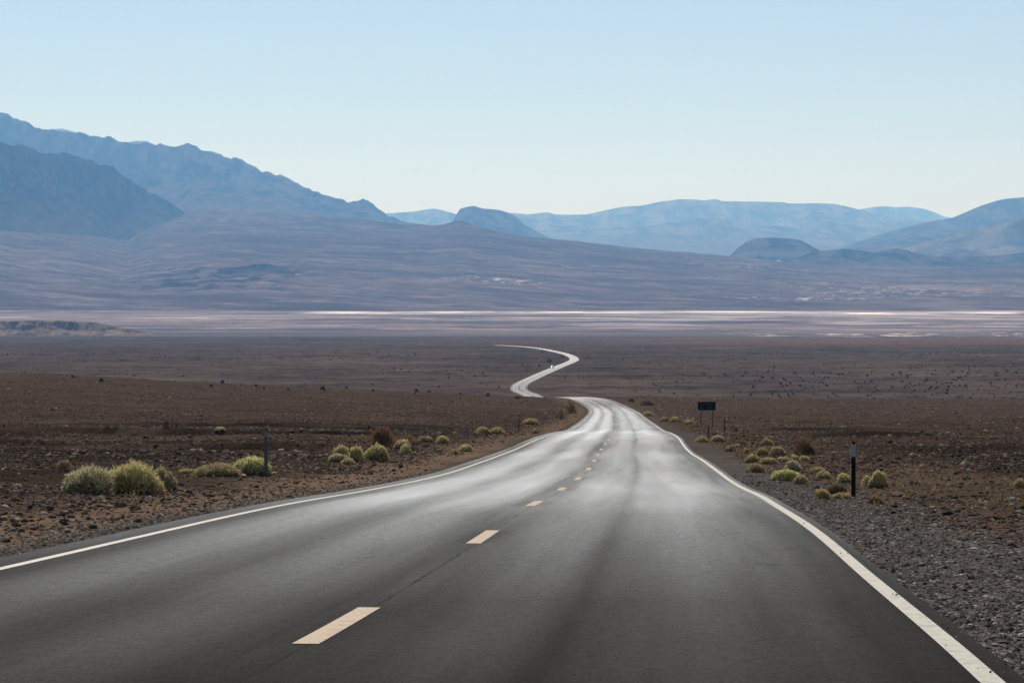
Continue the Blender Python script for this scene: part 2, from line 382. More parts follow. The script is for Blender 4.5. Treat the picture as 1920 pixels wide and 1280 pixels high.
def road_dist(X, Y):
    """signed distance from the road centre (negative = left)"""
    X = np.asarray(X, float); Y = np.asarray(Y, float)
    d = X - XC(np.minimum(Y, 1000.0))
    m = (Y > 990) & (Y < 6200) & (X > -900) & (X < 300)
    if np.any(m):
        xs, ys = X[m], Y[m]; best = np.full(xs.shape, 1e9)
        for i in range(0, len(far_road) - 1):
            a = far_road[i]; b = far_road[i + 1]; ab = b - a; L2 = ab @ ab + 1e-9
            t = np.clip(((xs - a[0]) * ab[0] + (ys - a[1]) * ab[1]) / L2, 0, 1)
            best = np.minimum(best, np.hypot(xs - a[0] - t * ab[0], ys - a[1] - t * ab[1]))
        d = d.copy(); d[m] = best
    m2 = (Y > 990) & ~m; d = np.where(m2, 1e3, d)
    return d

FX = [-3000, -600, 0, 150, 240, 262, 290, 349, 370, 400, 500, 600, 700, 760, 820, 870, 900, 950, 1000, 1100, 1200, 1300, 1400, 1500, 1600, 1700, 1920, 2500, 5000]
FY = [380, 415, 432, 441, 450, 430, 414, 399, 392, 388, 396, 405, 414, 421, 421, 419, 427, 438, 445, 454, 466, 474, 483, 493, 499, 502, 498, 490, 480]
YK = [15000, 15500, 16000, 16700, 18300, 19300, 19900, 20600, 21000, 21000, 20500, 20000, 19500, 19000, 18500, 18200, 18000, 17500, 17500, 17500, 17500, 17500, 17000, 17000, 17000, 17000, 17000, 17000, 17000]
def natural(X, Y, d):
    """ground height (relative to the camera) away from the carriageway, numpy arrays"""
    z = P(np.minimum(Y, 10000.0))
    # gentle rise to the left, growing with distance, then dying out on the lower plain
    k = 0.047 * sstep(40, 520, Y) * (1 - sstep(640, 1150, Y))
    z = z + k * np.log1p(np.exp(np.clip((-d - 12) / 4.0, -30, 30))) * 4.0
    z = z - 0.010 * np.clip(d - 8, 0, 60) * sstep(60, 300, Y) * (1 - sstep(640, 1100, Y))
    ad = np.abs(d); A = sstep(4.2, 13, ad); A2 = sstep(4.2, 7.0, ad)
    near = 1 - sstep(1000, 5000, Y)
    z = z + A * near * (0.30 * fbm(X / 22, Y / 13, 3, 3) + 0.13 * fbm(X / 6, Y / 3.5, 3, 9)) + A2 * near * 0.035 * fbm(X / 1.1, Y / 0.8, 3, 21)
    # washes crossing the fan: banks facing the camera
    wx = fbm(X / 30, Y * 0 + 3, 3, 31) * 9
    for (yb, h, w, seed) in ((88, 0.42, 14, 41), (118, 0.40, 20, 42), (152, 0.45, 22, 43), (205, 0.5, 34, 44), (265, 0.6, 40, 45), (350, .6, 50, 46), (440, .7, 60, 47)):
        yy = Y - (yb + wx * yb / 90.0)
        amp = sstep(-0.3, 0.35, fbm(X / (yb * .35), Y * 0 + yb, 3, seed))
        z = z + sstep(7, 16, ad) * amp * h * np.where(yy < 0, -0.35 * np.exp(-(yy / (w * .4)) ** 2), 0) 
        z = z + sstep(7, 16, ad) * amp * h * 0.8 * sstep(-0.45 * yb / 100, 0.5 * yb / 100, yy) * np.exp(-np.clip(yy, 0, None) / w)
    z = z + (1 - near * 0) * sstep(900, 2500, Y) * (1 - sstep(5200, 6200, Y)) * sstep(10, 60, ad) * 1.1 * fbm(X / 160, Y / 160, 4, 51)
    z = z + sstep(300, 1200, Y) * (1 - sstep(5200, 6200, Y)) * sstep(10, 40, ad) * 0.35 * fbm(X / 35, Y / 35, 3, 53)
    # far side of the basin: the long alluvial fans
    px = 960 + X / np.maximum(Y, 1) * F
    f = Y > 9900
    if np.any(f):
        yk = np.interp(px, FX, YK); fy = np.interp(px, FX, FY) + 1.2 * fbm(px / 23, px * 0, 3, 61)
        Y0 = 9900 + 300 * fbm(X / 900, Y * 0, 3, 63)
        s = np.clip((Y - Y0) / (yk - Y0), 0, 1)
        ztop = (500 - fy) / F * yk
        zf = -155.5 + (ztop + 155.5) * s ** 1.12
        det = ridged(X / 420, (Y + X * .55) / 380, 4, 65) * 0.5 + fbm(X / 1100, Y / 1400, 4, 67)
        zf = zf + 11.0 * det * np.sin(np.pi * np.clip(s, 0, 1)) ** 0.7
        zb = (500 - fy - 5) / F * Y
        zf = np.where(Y > yk, ztop + (zb - ztop) * sstep(0, 0.12, (Y - yk) / yk), zf)
        z = np.where(f, zf, z)
    return z
WL, WR = 3.98, 3.74
def elev(X, Y):
    X = np.asarray(X, float); Y = np.asarray(Y, float)
    d = road_dist(X, Y); nat = natural(X, Y, d); pr = P(np.minimum(Y, 10000.0))
    far = Y > 990
    W = np.where(d < 0, WL, WR); W = np.where(far, 4.1, W)
    ad = np.abs(d); out = ad - W
    sh = pr - np.where(far, 0.10, 0.045) - 0.035 * np.clip(out, 0, 4)
    under = pr - np.where(far, 0.35, 0.10)
    z = np.where(out < -0.02, under, sh)
    b = sstep(1.0, 5.0, out); b = np.where(far, sstep(4, 25, out), b)
    z = np.where(out > 0, sh * (1 - b) + (nat) * b, z)
    return z, d

# ------------------------------------------------------------------ ground sheet
def build_ground():
    t = np.concatenate([[-1.9, -1.2, -.8], np.linspace(-.6, -.27, 40), np.linspace(-.262, .262, 860), np.linspace(.27, .6, 40), [.8, 1.2, 1.9]])
    ys = [-50.0]
    while ys[-1] < 62000:
        y = ys[-1]
        ys.append(y + (0.8 if y < 8 else max(0.09, y * 0.0042 if y < 600 else (y * 0.006 if y < 5200 else (y * 0.0035 if y < 18000 else y * 0.02)))))
    ys = np.array(ys)
    T, Y = np.meshgrid(t, ys); X = T * (np.abs(Y) + 38)
    # put two columns on each asphalt edge by nudging is unnecessary: the road slab overhangs the ground below it
    z, d = elev(X.ravel(), Y.ravel()); z = z.reshape(X.shape); d = d.reshape(X.shape)
    n = fbm(X / 9, Y / 7, 4, 101); n2 = fbm(X / 2.2, Y / 2.0, 4, 103); n3 = fbm(X / 60, Y / 60, 4, 105)
    def C(r, g, b): return np.array([r, g, b])
    def lerp(a, b, f): return a + (b - a) * f[..., None]
    col = np.broadcast_to(C(.070, .052, .042), X.shape + (3,)).copy()
    col = lerp(col, C(.098, .070, .053), sstep(-.15, .5, n) * .8)
    col = lerp(col, C(.045, .037, .033), sstep(.1, .55, n2 * .6 + n3 * .6) * .7)
    ad = np.abs(d)
    # dark varnished rubble in patches, then painted shade along the wash banks
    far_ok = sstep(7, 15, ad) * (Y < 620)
    dp = sstep(.02, .30, fbm(X / 15, Y / 8, 4, 171) + .25 * np.exp(-((Y - 100) / 28) ** 2)) * sstep(45, 75, Y) * (1 - sstep(170, 260, Y))
    col = lerp(col, C(.022, .018, .016), dp * far_ok * .8)
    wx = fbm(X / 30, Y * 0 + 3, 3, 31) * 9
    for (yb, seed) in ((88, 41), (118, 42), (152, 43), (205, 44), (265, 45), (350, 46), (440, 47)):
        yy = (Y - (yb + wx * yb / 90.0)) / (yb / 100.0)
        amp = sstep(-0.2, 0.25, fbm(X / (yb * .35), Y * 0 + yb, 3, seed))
        col = lerp(col, C(.016, .013, .012), amp * far_ok * np.exp(-((yy + .3) / .9) ** 2) * .85)  # shade of the camera-facing bank, put into the ground colour as dark lines
    pal_ = sstep(.25, .5, fbm(X / 5, Y / 4, 4, 173)) * (Y < 620); col = lerp(col, C(.15, .118, .092), pal_ * .35)
    # shoulders
    ls = (1 - sstep(WL + 1.6, WL + 4.5, -d + .8 * n)) * (d < 0)
    col = lerp(col, C(.185, .135, .100), ls * .85)
    ls2 = (1 - sstep(WL + .35, WL + .9, -d + .5 * n2)) * (d < 0) * (Y < 900)
    col = lerp(col, C(.085, .078, .070), ls2 * .8)
    wr = 1.1 + 2.2 * (1 - sstep(12, 34, Y))
    rs = (1 - sstep(0, 1.3, d - WR - wr + 1.0 * n)) * (d > 0)
    col = lerp(col, C(.105, .100, .095), rs * .9)
    rs3 = (1 - sstep(0, 3.0, d - WR - 5.5 + 1.5 * n)) * (d > 0) * (1 - rs)
    col = lerp(col, C(.110, .078, .058), rs3 * .6)
    # lower plain
    pl_ = sstep(200, 900, Y)
    c2 = lerp(np.broadcast_to(C(.100, .082, .074), X.shape + (3,)), C(.085, .074, .070), sstep(-.3, .4, fbm(X / 120, Y / 400, 4, 111)))
    col = lerp(col, c2, pl_)
    pt = (.7 * fbm(X / 60, Y / 55, 5, 113, .6) + .7 * fbm(X / 9, Y / 26, 4, 114, .7)) * sstep(500, 900, Y); c2b = 1 + .8 * pt[..., None]
    col = col * c2b
    red = sstep(3300, 4300, Y) * (1 - sstep(5600, 5900, Y + 250 * n3)) * sstep(-.1, .15, X / np.maximum(Y, 1))
    col = lerp(col, C(.185, .118, .088), red * .8)
    dash = sstep(.30, .42, fbm(X / 14, Y / 40, 3, 117)) * sstep(4300, 4700, Y) * (1 - sstep(6000, 6300, Y))
    col = lerp(col, C(.04, .04, .037), dash * .6)
    # far road verge is graded and pale
    fv = (Y > 900) * (1 - sstep(5, 11, ad)); col = lerp(col, C(.12, .10, .088), fv * .4)
    # basin floor with salt
    lk = sstep(5650, 6050, Y + 200 * fbm(X / 500, Y / 500, 3, 121))
    lake = np.broadcast_to(C(.15, .13, .133), X.shape + (3,))
    s1 = fbm(X / 520, Y / 200, 6, 131, .62)
    lake = lerp(lake, C(.075, .068, .078), sstep(-.05, .20, s1))
    s2 = fbm(X / 230, Y / 110, 6, 133, .65)
    lake = lerp(lake, C(.34, .32, .315), sstep(.10, .42, s2) * sstep(6300, 7200, Y) * .7)
    edge = (1 - sstep(6000, 6900, Y)); chips = sstep(.20, .36, fbm(X / 42, Y / 70, 5, 135, .65)) * sstep(.06, .12, X / np.maximum(Y, 1))
    lake = lerp(lake, C(.085, .082, .080), edge * .8); lake = lerp(lake, C(.70, .66, .62), (1 - sstep(6300, 6700, Y)) * chips * .9)
    sw = sstep(.05, .35, fbm(X / 330, Y / 260, 6, 147, .65)) * sstep(-.02, .08, X / np.maximum(Y, 1)) * sstep(6500, 7200, Y); lake = lerp(lake, C(.44, .42, .415), sw * .5)
    b1 = np.exp(-((Y - 9350 - 260 * fbm(X / 600, Y * 0, 4, 137)) / 230) ** 2) * sstep(-.085, -.06, X / np.maximum(Y, 1)) * (.15 + .85 * sstep(-.2, .3, fbm(X / 200, Y / 110, 5, 139, .65)))
    lake = lerp(lake, C(.78, .76, .745), np.clip(b1, 0, 1))
    b2 = np.exp(-((Y - 8350 - 150 * fbm(X / 700, Y * 0, 3, 141)) / 160) ** 2) * sstep(-.1, .5, fbm(X / 260, Y / 90, 5, 143, .65))
    lake = lerp(lake, C(.52, .49, .47), np.clip(b2, 0, 1))
    col = lerp(col, lake, lk)
    # far fans
    ff = sstep(9750, 9950, Y + 120 * fbm(X / 700, Y * 0, 3, 145))
    fan = np.broadcast_to(C(.125, .105, .100), X.shape + (3,))
    skew = Y + X * 0.55
    st = ridged(X / 420, skew / 210, 4, 151); fan = lerp(fan, C(.20, .172, .162), sstep(.15, .8, st) * .8)
    st = fbm(X / 160, skew / 130, 4, 152); fan = lerp(fan, C(.075, .066, .068), sstep(.0, .4, st) * .75)
    st = fbm(X / 60, skew / 75, 4, 154, .6); fan = fan * (1 + .55 * st[..., None])
    st2 = fbm(X / 700, skew / 420, 5, 153); fan = lerp(fan, C(.065, .055, .055), sstep(.12, .45, st2) * .75)
    pxx = 960 + X / np.maximum(Y, 1) * F
    dk = np.exp(-((pxx - 400) / 170) ** 2 - ((Y - 12300) / 900) ** 2) * sstep(-.05, .25, fbm(X / 70, Y / 140, 5, 155, .62))
    fan = lerp(fan, C(.02, .017, .018), np.clip(dk * 1.9, 0, .9))
    wp = sstep(.22, .40, fbm(X / 38, Y / 75, 4, 157, .65))
    wmask = (np.exp(-((pxx - 945) / 90) ** 2 - ((Y - 12250) / 260) ** 2) + np.exp(-((pxx - 1270) / 50) ** 2 - ((Y - 11350) / 130) ** 2)
             + np.exp(-((pxx - 1500) / 110) ** 2 - ((Y - 11200) / 200) ** 2) + 0.75 * np.exp(-((pxx - 1700) / 210) ** 2 - ((Y - 12300) / 900) ** 2) + .6 * np.exp(-((pxx - 1400) / 120) ** 2 - ((Y - 15500) / 900) ** 2))
    fan = lerp(fan, C(.50, .46, .44), np.clip(wmask * 1.3, 0, 1) * wp)
    rt = sstep(1480, 1750, pxx) * sstep(-.1, .4, fbm(X / 500, Y / 700, 5, 159)); fan = lerp(fan, C(.24, .21, .19), rt * .6)
    fan = fan * (1 - .25 * sstep(12500, 16500, Y))[..., None]
    col = lerp(col, fan, ff)
    kd = (1 - .12 * sstep(70, 160, Y) * (1 - sstep(5300, 6500, Y)))[..., None]; pb = sstep(130, 480, Y)[..., None]; kc = C(.78, .745, .72) * (1 - pb) + C(.86, .775, .71) * pb; kc = np.where((Y < 6000)[..., None], kc * kd, np.where((Y > 9700)[..., None], C(.86, .78, .80), C(1.25, 1.14, 1.10))); col = col * kc
    V = np.stack([X, Y, z + CZ], -1).reshape(-1, 3)
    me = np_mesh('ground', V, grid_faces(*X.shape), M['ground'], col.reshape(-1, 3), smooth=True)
    return tag(link(bpy.data.objects.new('ground', me)), kind='structure')
build_ground()

# ------------------------------------------------------------------ road
def ribbon(name, path, offs, lift, mat, parent=None, vlen=None, skirt=0.0):
    """path (n,2); offs = lateral offsets, low to high"""
    path = np.asarray(path); tg = np.gradient(path, axis=0); tg /= np.hypot(tg[:, 0], tg[:, 1])[:, None]
    nr = np.stack([tg[:, 1], -tg[:, 0]], 1)
    L = np.concatenate([[0], np.cumsum(np.hypot(*np.diff(path, axis=0).T))]) + (vlen or 0)
    offs = np.asarray(offs, float); n, k = len(path), len(offs)
    X = path[:, 0][:, None] + nr[:, 0][:, None] * offs; Y = path[:, 1][:, None] + nr[:, 1][:, None] * offs
    Zc = P(path[:, 1])[:, None] + CZ + lift + 0 * offs
    U = np.broadcast_to(offs, (n, k)); Vv = np.broadcast_to(L[:, None], (n, k))
    if skirt:
        X = np.hstack([X[:, :1] , X, X[:, -1:]]); Y = np.hstack([Y[:, :1], Y, Y[:, -1:]]); Zc = np.hstack([Zc[:, :1] - skirt, Zc, Zc[:, -1:] - skirt])
        U = np.hstack([U[:, :1], U, U[:, -1:]]); Vv = np.hstack([Vv[:, :1], Vv, Vv[:, -1:]]); k += 2
    V = np.stack([X, Y, Zc], -1).reshape(-1, 3); uv = np.stack([U, Vv], -1).reshape(-1, 2)
    me = np_mesh(name, V, grid_faces(n, k)[:, ::1], mat, uvs=uv, smooth=False)
    return link(bpy.data.objects.new(name, me), parent)
fine = np.array([(float(XC(y)), float(y)) for y in np.concatenate([np.arange(-60, 200, 0.7), np.arange(200, 990, 2.0)])])
full = np.vstack([fine, ROAD[ROAD[:, 1] >= 990]]) if True else ROAD
# keep order: ROAD rows after Y=990 in path order
i0 = int(np.argmax(ROAD[:, 1] >= 990)); full = np.vstack([fine, ROAD[i0:]])
lat = np.concatenate([[-WL], np.linspace(-3.5, 3.5, 15), [WR]])
road = tag(ribbon('road', full, lat, 0.0, M['asphalt'], skirt=0.30), kind='structure')
# ragged asphalt margin comes from the gravel; edge lines and centre dashes are paint on the slab
ribbon('edge_line', full, [-3.60, -3.50], 0.005, M['white_line'], road)
ribbon('edge_line', full, [3.50, 3.62], 0.005, M['white_line'], road)
Yd = 15.15 - 12.19 * 4
while Yd < 1000:
    yy = np.linspace(Yd, Yd + 3.05, 6)
    seg = np.array([(float(XC(y)) , float(y)) for y in yy])
    if Yd > -50: ribbon('centre_dash', seg, [-0.075, 0.075], 0.005, M['yellow_line'], road, vlen=Yd)
    Yd += 12.19

# ------------------------------------------------------------------ mountain ranges
def rng(name, pts, Yc, lf, lb, mat, seed, depth_of_gullies=0.45, nx=420, nf=70, nb=14, gul=900.0, base_drop=25.0, sharp=1.0, wob=0.02, jag=1.0, floor_px=None, lowmix=True):
    nx = int(nx * 2.2); px = np.linspace(pts[0][0], pts[-1][0], nx); py = np.interp(px, [p[0] for p in pts], [p[1] for p in pts])
    py = py + jag * (1.1 * fbm(px / 19.0, px * 0, 4, seed + 5, .6) - .9 * np.clip(fbm(px / 16.0, px * 0 + 3, 3, seed + 7), 0, 1))
    yc = (np.interp(px, [p[0] for p in Yc], [p[1] for p in Yc]) if isinstance(Yc, list) else Yc) * (1 + wob * fbm(px / 60.0, px * 0, 3, seed))
    q = np.concatenate([-np.linspace(1, 0, nf + 1)[:-1] , [0], np.linspace(0, 1, nb + 1)[1:]])
    if isinstance(lf, list): lf = np.interp(px, [p[0] for p in lf], [p[1] for p in lf])[None, :]
    Q, PX = np.meshgrid(q, px, indexing='ij'); YC = np.broadcast_to(yc, Q.shape); PY = np.broadcast_to(py, Q.shape)
    Yv = YC + np.where(Q < 0, Q * lf, Q * lb); Xc, _, Zc = pix(PX, PY, YC); Xv = Xc / YC * Yv
    if floor_px is None:
        g = elev(Xv.ravel(), Yv.ravel())[0].reshape(Q.shape) + CZ - base_drop
    else:
        fp = np.interp(PX, [p[0] for p in floor_px], [p[1] for p in floor_px]); g = CZ + (500 - fp) / F * Yv - base_drop
    a = np.abs(Q)
    prof = (1 - a) ** sharp
    rg = ridged(Xv / gul, Yv / (gul * 1.6), 5, seed + 11, 0.55)
    cut = 1.25 * depth_of_gullies * sstep(0, .22, a) * (0.5 - 0.5 * rg) * (1 - .3 * a)
    h = np.clip(prof * (1 - cut * 1.4), 0, None)
    small = 0.07 * fbm(Xv / (gul * .35), (Yv + Xv * .3) / (gul * .5), 5, seed + 17, .6) * sstep(0, .1, a) * (1 - a)
    Zv = g + np.maximum(Zc - g, 0) * np.clip(h + small, 0, 1)
    # taper the two ends into the ground
    V = np.stack([Xv, Yv, Zv], -1).reshape(-1, 3)
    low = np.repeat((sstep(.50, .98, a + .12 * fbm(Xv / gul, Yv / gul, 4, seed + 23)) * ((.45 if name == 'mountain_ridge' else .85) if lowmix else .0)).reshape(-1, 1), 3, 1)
    me = np_mesh(name, V, grid_faces(*Q.shape)[:, ::-1], mat, low, smooth=True)
    return tag(link(bpy.data.objects.new(name, me)), kind='structure')
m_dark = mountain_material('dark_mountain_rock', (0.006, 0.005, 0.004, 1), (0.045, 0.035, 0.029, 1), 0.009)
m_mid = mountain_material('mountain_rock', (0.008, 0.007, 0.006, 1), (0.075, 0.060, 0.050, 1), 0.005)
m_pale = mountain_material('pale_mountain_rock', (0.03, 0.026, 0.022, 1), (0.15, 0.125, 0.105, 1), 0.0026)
A_ = [(-900, 200), (-300, 250), (0, 268), (22, 274), (41, 271), (60, 278), (79, 288.6), (101, 289), (120, 285.6), (139, 291), (161, 298.7), (187.5, 310), (210, 313.7), (232.5, 328.7), (255, 347.5), (277.5, 362.5), (296, 366), (319, 379), (335, 390), (349, 401)]
B_ = [(-1200, 100), (-500, 160), (-150, 195), (0, 210.6), (15, 213), (41, 227.5), (71, 240), (94, 243), (139, 248), (169, 252.6), (202.5, 258.6), (225, 267.6), (250, 269), (277, 269), (296, 272), (330, 275.5), (352.5, 270), (375, 282), (405, 289), (431, 300.6),
      (441, 299), (465, 308), (491, 322), (504, 320.5), (517.5, 328), (527, 327), (547.5, 338), (574, 353), (615, 366), (637.5, 373), (653, 381), (670, 378), (680, 371.7), (690, 375), (707, 390), (727, 403), (753, 415), (783, 421), (820, 430)]
B2_ = [(60, 260), (90, 243.5), (116, 241), (139, 247), (180, 262), (225, 270), (244, 266.5), (259, 264.5), (277, 265.5), (300, 275), (330, 300)]
C1 = [(640, 412), (700, 404), (727, 400), (775, 397), (800, 393), (813, 391), (830, 394), (853, 401), (900, 410), (950, 430)]
C2 = [(835, 432), (850, 412), (857, 400), (862, 392), (875, 388.5), (887, 386), (905, 391), (930, 393), (940, 395), (950, 398), (965, 405), (985, 422), (1010, 436), (1040, 452)]
D_ = [(880, 410), (950, 399), (965, 399), (990, 402), (1005, 400), (1028, 398), (1040, 402), (1080, 403), (1100, 402), (1150, 391), (1175, 387), (1200, 386), (1240, 378), (1275, 373.5), (1300, 374), (1323, 376), (1333, 374), (1343, 373), (1352, 377), (1413, 378), (1467, 379),
      (1477, 381.7), (1540, 381), (1563, 382.7), (1587, 387), (1613, 394), (1647, 402), (1680, 408), (1713, 411), (1800, 414), (1900, 430), (2100, 440)]
E_ = [(1540, 402), (1613, 392), (1640, 388), (1660, 386.5), (1680, 389), (1705, 387.5), (1730, 391), (1750, 397), (1770, 406), (1790, 410), (1850, 415)]
G_ = [(1540, 474), (1600, 456), (1660, 436), (1720, 420), (1760, 413), (1787, 408), (1810, 398), (1840, 386), (1870, 376), (1885, 373), (1920, 370), (2000, 350), (2300, 330), (3000, 340)]
G2 = [(1500, 503), (1560, 494), (1640, 479), (1720, 460), (1800, 436), (1860, 420), (1920, 408), (2100, 400), (2500, 390)]
H_ = [(1362, 484), (1373, 475), (1385, 463), (1400, 453), (1420, 446.5), (1455, 445.5), (1480, 447), (1500, 450), (1515, 457), (1530, 466), (1560, 480)]
I_ = [(1400, 501), (1430, 496), (1500, 481), (1530, 471), (1580, 467), (1615, 470), (1640, 474), (1670, 468), (1685, 466), (1710, 473), (1760, 482), (1850, 480), (1920, 474), (2100, 470)]
K_ = [(390, 512), (420, 503), (450, 501), (480, 496), (500, 494), (520, 499), (540, 506), (560, 512)]
L_ = [(800, 431), (830, 421), (845, 417), (862, 413.5), (875, 416.5), (900, 429), (930, 440)]
fpA = None
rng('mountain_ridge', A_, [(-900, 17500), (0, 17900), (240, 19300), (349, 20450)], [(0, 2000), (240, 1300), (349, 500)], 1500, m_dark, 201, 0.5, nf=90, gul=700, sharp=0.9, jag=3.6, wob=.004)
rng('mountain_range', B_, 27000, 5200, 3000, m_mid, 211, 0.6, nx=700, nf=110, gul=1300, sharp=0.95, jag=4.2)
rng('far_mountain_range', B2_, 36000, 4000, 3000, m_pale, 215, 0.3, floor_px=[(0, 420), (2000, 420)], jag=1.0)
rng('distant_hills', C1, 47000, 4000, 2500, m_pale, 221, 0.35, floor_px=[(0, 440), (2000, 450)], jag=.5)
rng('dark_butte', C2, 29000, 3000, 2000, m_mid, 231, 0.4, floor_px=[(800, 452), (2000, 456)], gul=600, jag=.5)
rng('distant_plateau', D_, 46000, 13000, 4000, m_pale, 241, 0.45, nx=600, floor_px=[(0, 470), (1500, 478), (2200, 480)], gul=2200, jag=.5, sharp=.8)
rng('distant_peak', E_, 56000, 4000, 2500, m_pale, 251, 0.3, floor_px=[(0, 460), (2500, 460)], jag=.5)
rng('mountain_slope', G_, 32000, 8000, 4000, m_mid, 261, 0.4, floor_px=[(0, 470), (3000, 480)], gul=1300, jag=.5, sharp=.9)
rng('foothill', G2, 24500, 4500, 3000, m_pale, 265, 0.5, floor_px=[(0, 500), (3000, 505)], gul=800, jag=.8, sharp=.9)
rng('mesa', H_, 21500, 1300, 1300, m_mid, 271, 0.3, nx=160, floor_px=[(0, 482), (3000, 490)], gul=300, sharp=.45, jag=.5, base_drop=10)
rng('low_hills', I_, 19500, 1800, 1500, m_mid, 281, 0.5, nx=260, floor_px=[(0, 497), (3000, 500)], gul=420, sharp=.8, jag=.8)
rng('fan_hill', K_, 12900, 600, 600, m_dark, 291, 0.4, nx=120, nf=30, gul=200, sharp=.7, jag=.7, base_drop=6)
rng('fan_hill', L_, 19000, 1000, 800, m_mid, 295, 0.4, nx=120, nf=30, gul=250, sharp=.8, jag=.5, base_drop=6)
# eroded pale badland hill at the edge of the basin
m_bad = mountain_material('badland_clay', (0.085, 0.064, 0.047, 1), (0.22, 0.165, 0.115, 1), 0.03)
BD = [(-420, 615), (-200, 604), (-60, 601), (0, 602), (40, 601), (70, 600), (110, 601), (150, 602), (175, 604), (195, 607), (215, 611), (240, 616), (262, 620), (285, 627), (300, 632)]
rng('badland_hill', BD, 6250, 170, 320, m_bad, 301, 0.75, nx=520, nf=60, gul=42, sharp=.6, jag=.4, base_drop=0.8, wob=.006, lowmix=False)

# ------------------------------------------------------------------ stones
def base_shape(kind):
    if kind == 'octa':
        v = np.array([(1, 0, 0), (0, 1, 0), (-1, 0, 0), (0, -1, 0), (0, 0, 1), (0, 0, -1)], float)
        f = np.array([(0, 1, 4), (1, 2, 4), (2, 3, 4), (3, 0, 4), (1, 0, 5), (2, 1, 5), (3, 2, 5), (0, 3, 5)])
    else:
        p = (1 + 5 ** .5) / 2
        v = np.array([(-1, p, 0), (1, p, 0), (-1, -p, 0), (1, -p, 0), (0, -1, p), (0, 1, p), (0, -1, -p), (0, 1, -p), (p, 0, -1), (p, 0, 1), (-p, 0, -1), (-p, 0, 1)], float) / 1.9
        f = np.array([(0, 11, 5), (0, 5, 1), (0, 1, 7), (0, 7, 10), (0, 10, 11), (1, 5, 9), (5, 11, 4), (11, 10, 2), (10, 7, 6), (7, 1, 8), (3, 9, 4), (3, 4, 2), (3, 2, 6), (3, 6, 8), (3, 8, 9), (4, 9, 5), (2, 4, 11), (6, 2, 10), (8, 6, 7), (9, 8, 1)])
    return v, f
def stones(name, X, Y, S, kind, cols, sink=0.25, flat=0.6):
    n = len(X); v, f = base_shape(kind); k = len(v)
    z, dd = elev(X, Y); z = np.where((dd > -WL) & (dd < WR) & (Y < 900), P(Y), z)
    jit = 1 + RNG.uniform(-.28, .28, (n, k, 1)); W = v[None] * jit
    sc3 = np.stack([RNG.uniform(.75, 1.5, n), RNG.uniform(.75, 1.25, n), RNG.uniform(.35, .7, n) * flat / .6], 1)
    W = W * sc3[:, None, :] * (S[:, None, None] * .5)
    a = RNG.uniform(0, 2 * np.pi, n); c, s = np.cos(a)[:, None], np.sin(a)[:, None]
    tl = RNG.normal(0, .3, n)[:, None]
    x, y, zz = W[..., 0], W[..., 1], W[..., 2]; zz = zz + x * np.tan(tl) * .5
    xr = x * c - y * s; yr = x * s + y * c
    V = np.stack([xr + X[:, None], yr + Y[:, None], zz + (z + CZ + S * (.28 - sink * .5))[:, None]], -1).reshape(-1, 3)
    Fc = (f[None] + (np.arange(n) * k)[:, None, None]).reshape(-1, 3)
    me = np_mesh(name, V, Fc, M['stone'], np.repeat(cols, k, 0))
    return link(bpy.data.objects.new(name, me))
PAL = np.array([(.060, .046, .037), (.085, .062, .048), (.100, .072, .056), (.130, .098, .075), (.045, .038, .034), (.34, .29, .25)])
def pick(n, w):
    return PAL[RNG.choice(len(PAL), n, p=np.array(w) / sum(w))] * RNG.uniform(.7, 1.3, (n, 1)) * np.array([[.76, .69, .63]])
def scatter(n, y0, y1, side, dmin, dmax, tmax=.30, power=1.0):
    """random ground points: log-uniform in distance so near ground is dense"""
    Y = np.exp(RNG.uniform(np.log(y0), np.log(y1), n)); t = RNG.uniform(-tmax, tmax, n); X = t * (Y + 4)
    d = X - XC(np.minimum(Y, 1000)); k = (np.where(d > 0, d - WR, -d - WL) > dmin) & (np.abs(d) < dmax)
    if side: k &= (np.sign(d) == side)
    return X[k], Y[k], d[k]
# roadside gravel on the right and the narrow strip on the left
X, Y, d = scatter(190000, 9, 75, 0, 0.02, 9.0, .34)
w = np.where(d > 0, 1.4 + 2.4 * (1 - sstep(12, 34, Y)), .5); e = np.where(d > 0, d - WR, -d - WL)
k = RNG.uniform(0, 1, len(X)) < np.exp(-(np.clip(e - w, 0, None) / 1.0) ** 2) ; X, Y, d = X[k], Y[k], d[k]
S = np.clip(RNG.lognormal(math.log(.026), .38, len(X)), .012, .075) * (1 + .006 * Y)
g = RNG.choice([.05, .09, .14, .21, .33], len(X), p=[.2, .27, .27, .18, .08])[:, None] * np.array([[1.0, .88, .78]]) * RNG.uniform(.8, 1.2, (len(X), 1))
# stray grit kicked on to the asphalt margins
Xg, Yg, dg = scatter(60000, 11, 80, 0, -.5, 5.0, .34); eg = np.where(dg > 0, dg - WR, -dg - WL); kg = (eg < -.01) & (RNG.uniform(0, 1, len(Xg)) < np.exp(eg / .07) * .3)
Xg, Yg = Xg[kg], Yg[kg]; X = np.concatenate([X, Xg]); Y = np.concatenate([Y, Yg])
S = np.concatenate([S, RNG.uniform(.010, .024, len(Xg)) * (1 + .006 * Yg)]); g = np.concatenate([g, np.array([[.14, .125, .11]]) * RNG.uniform(.5, 1.6, (len(Xg), 1))])
tag(stones('gravel', X, Y, S, 'octa', g), 'loose grey crushed gravel along the asphalt edges', 'gravel', kind='stuff')
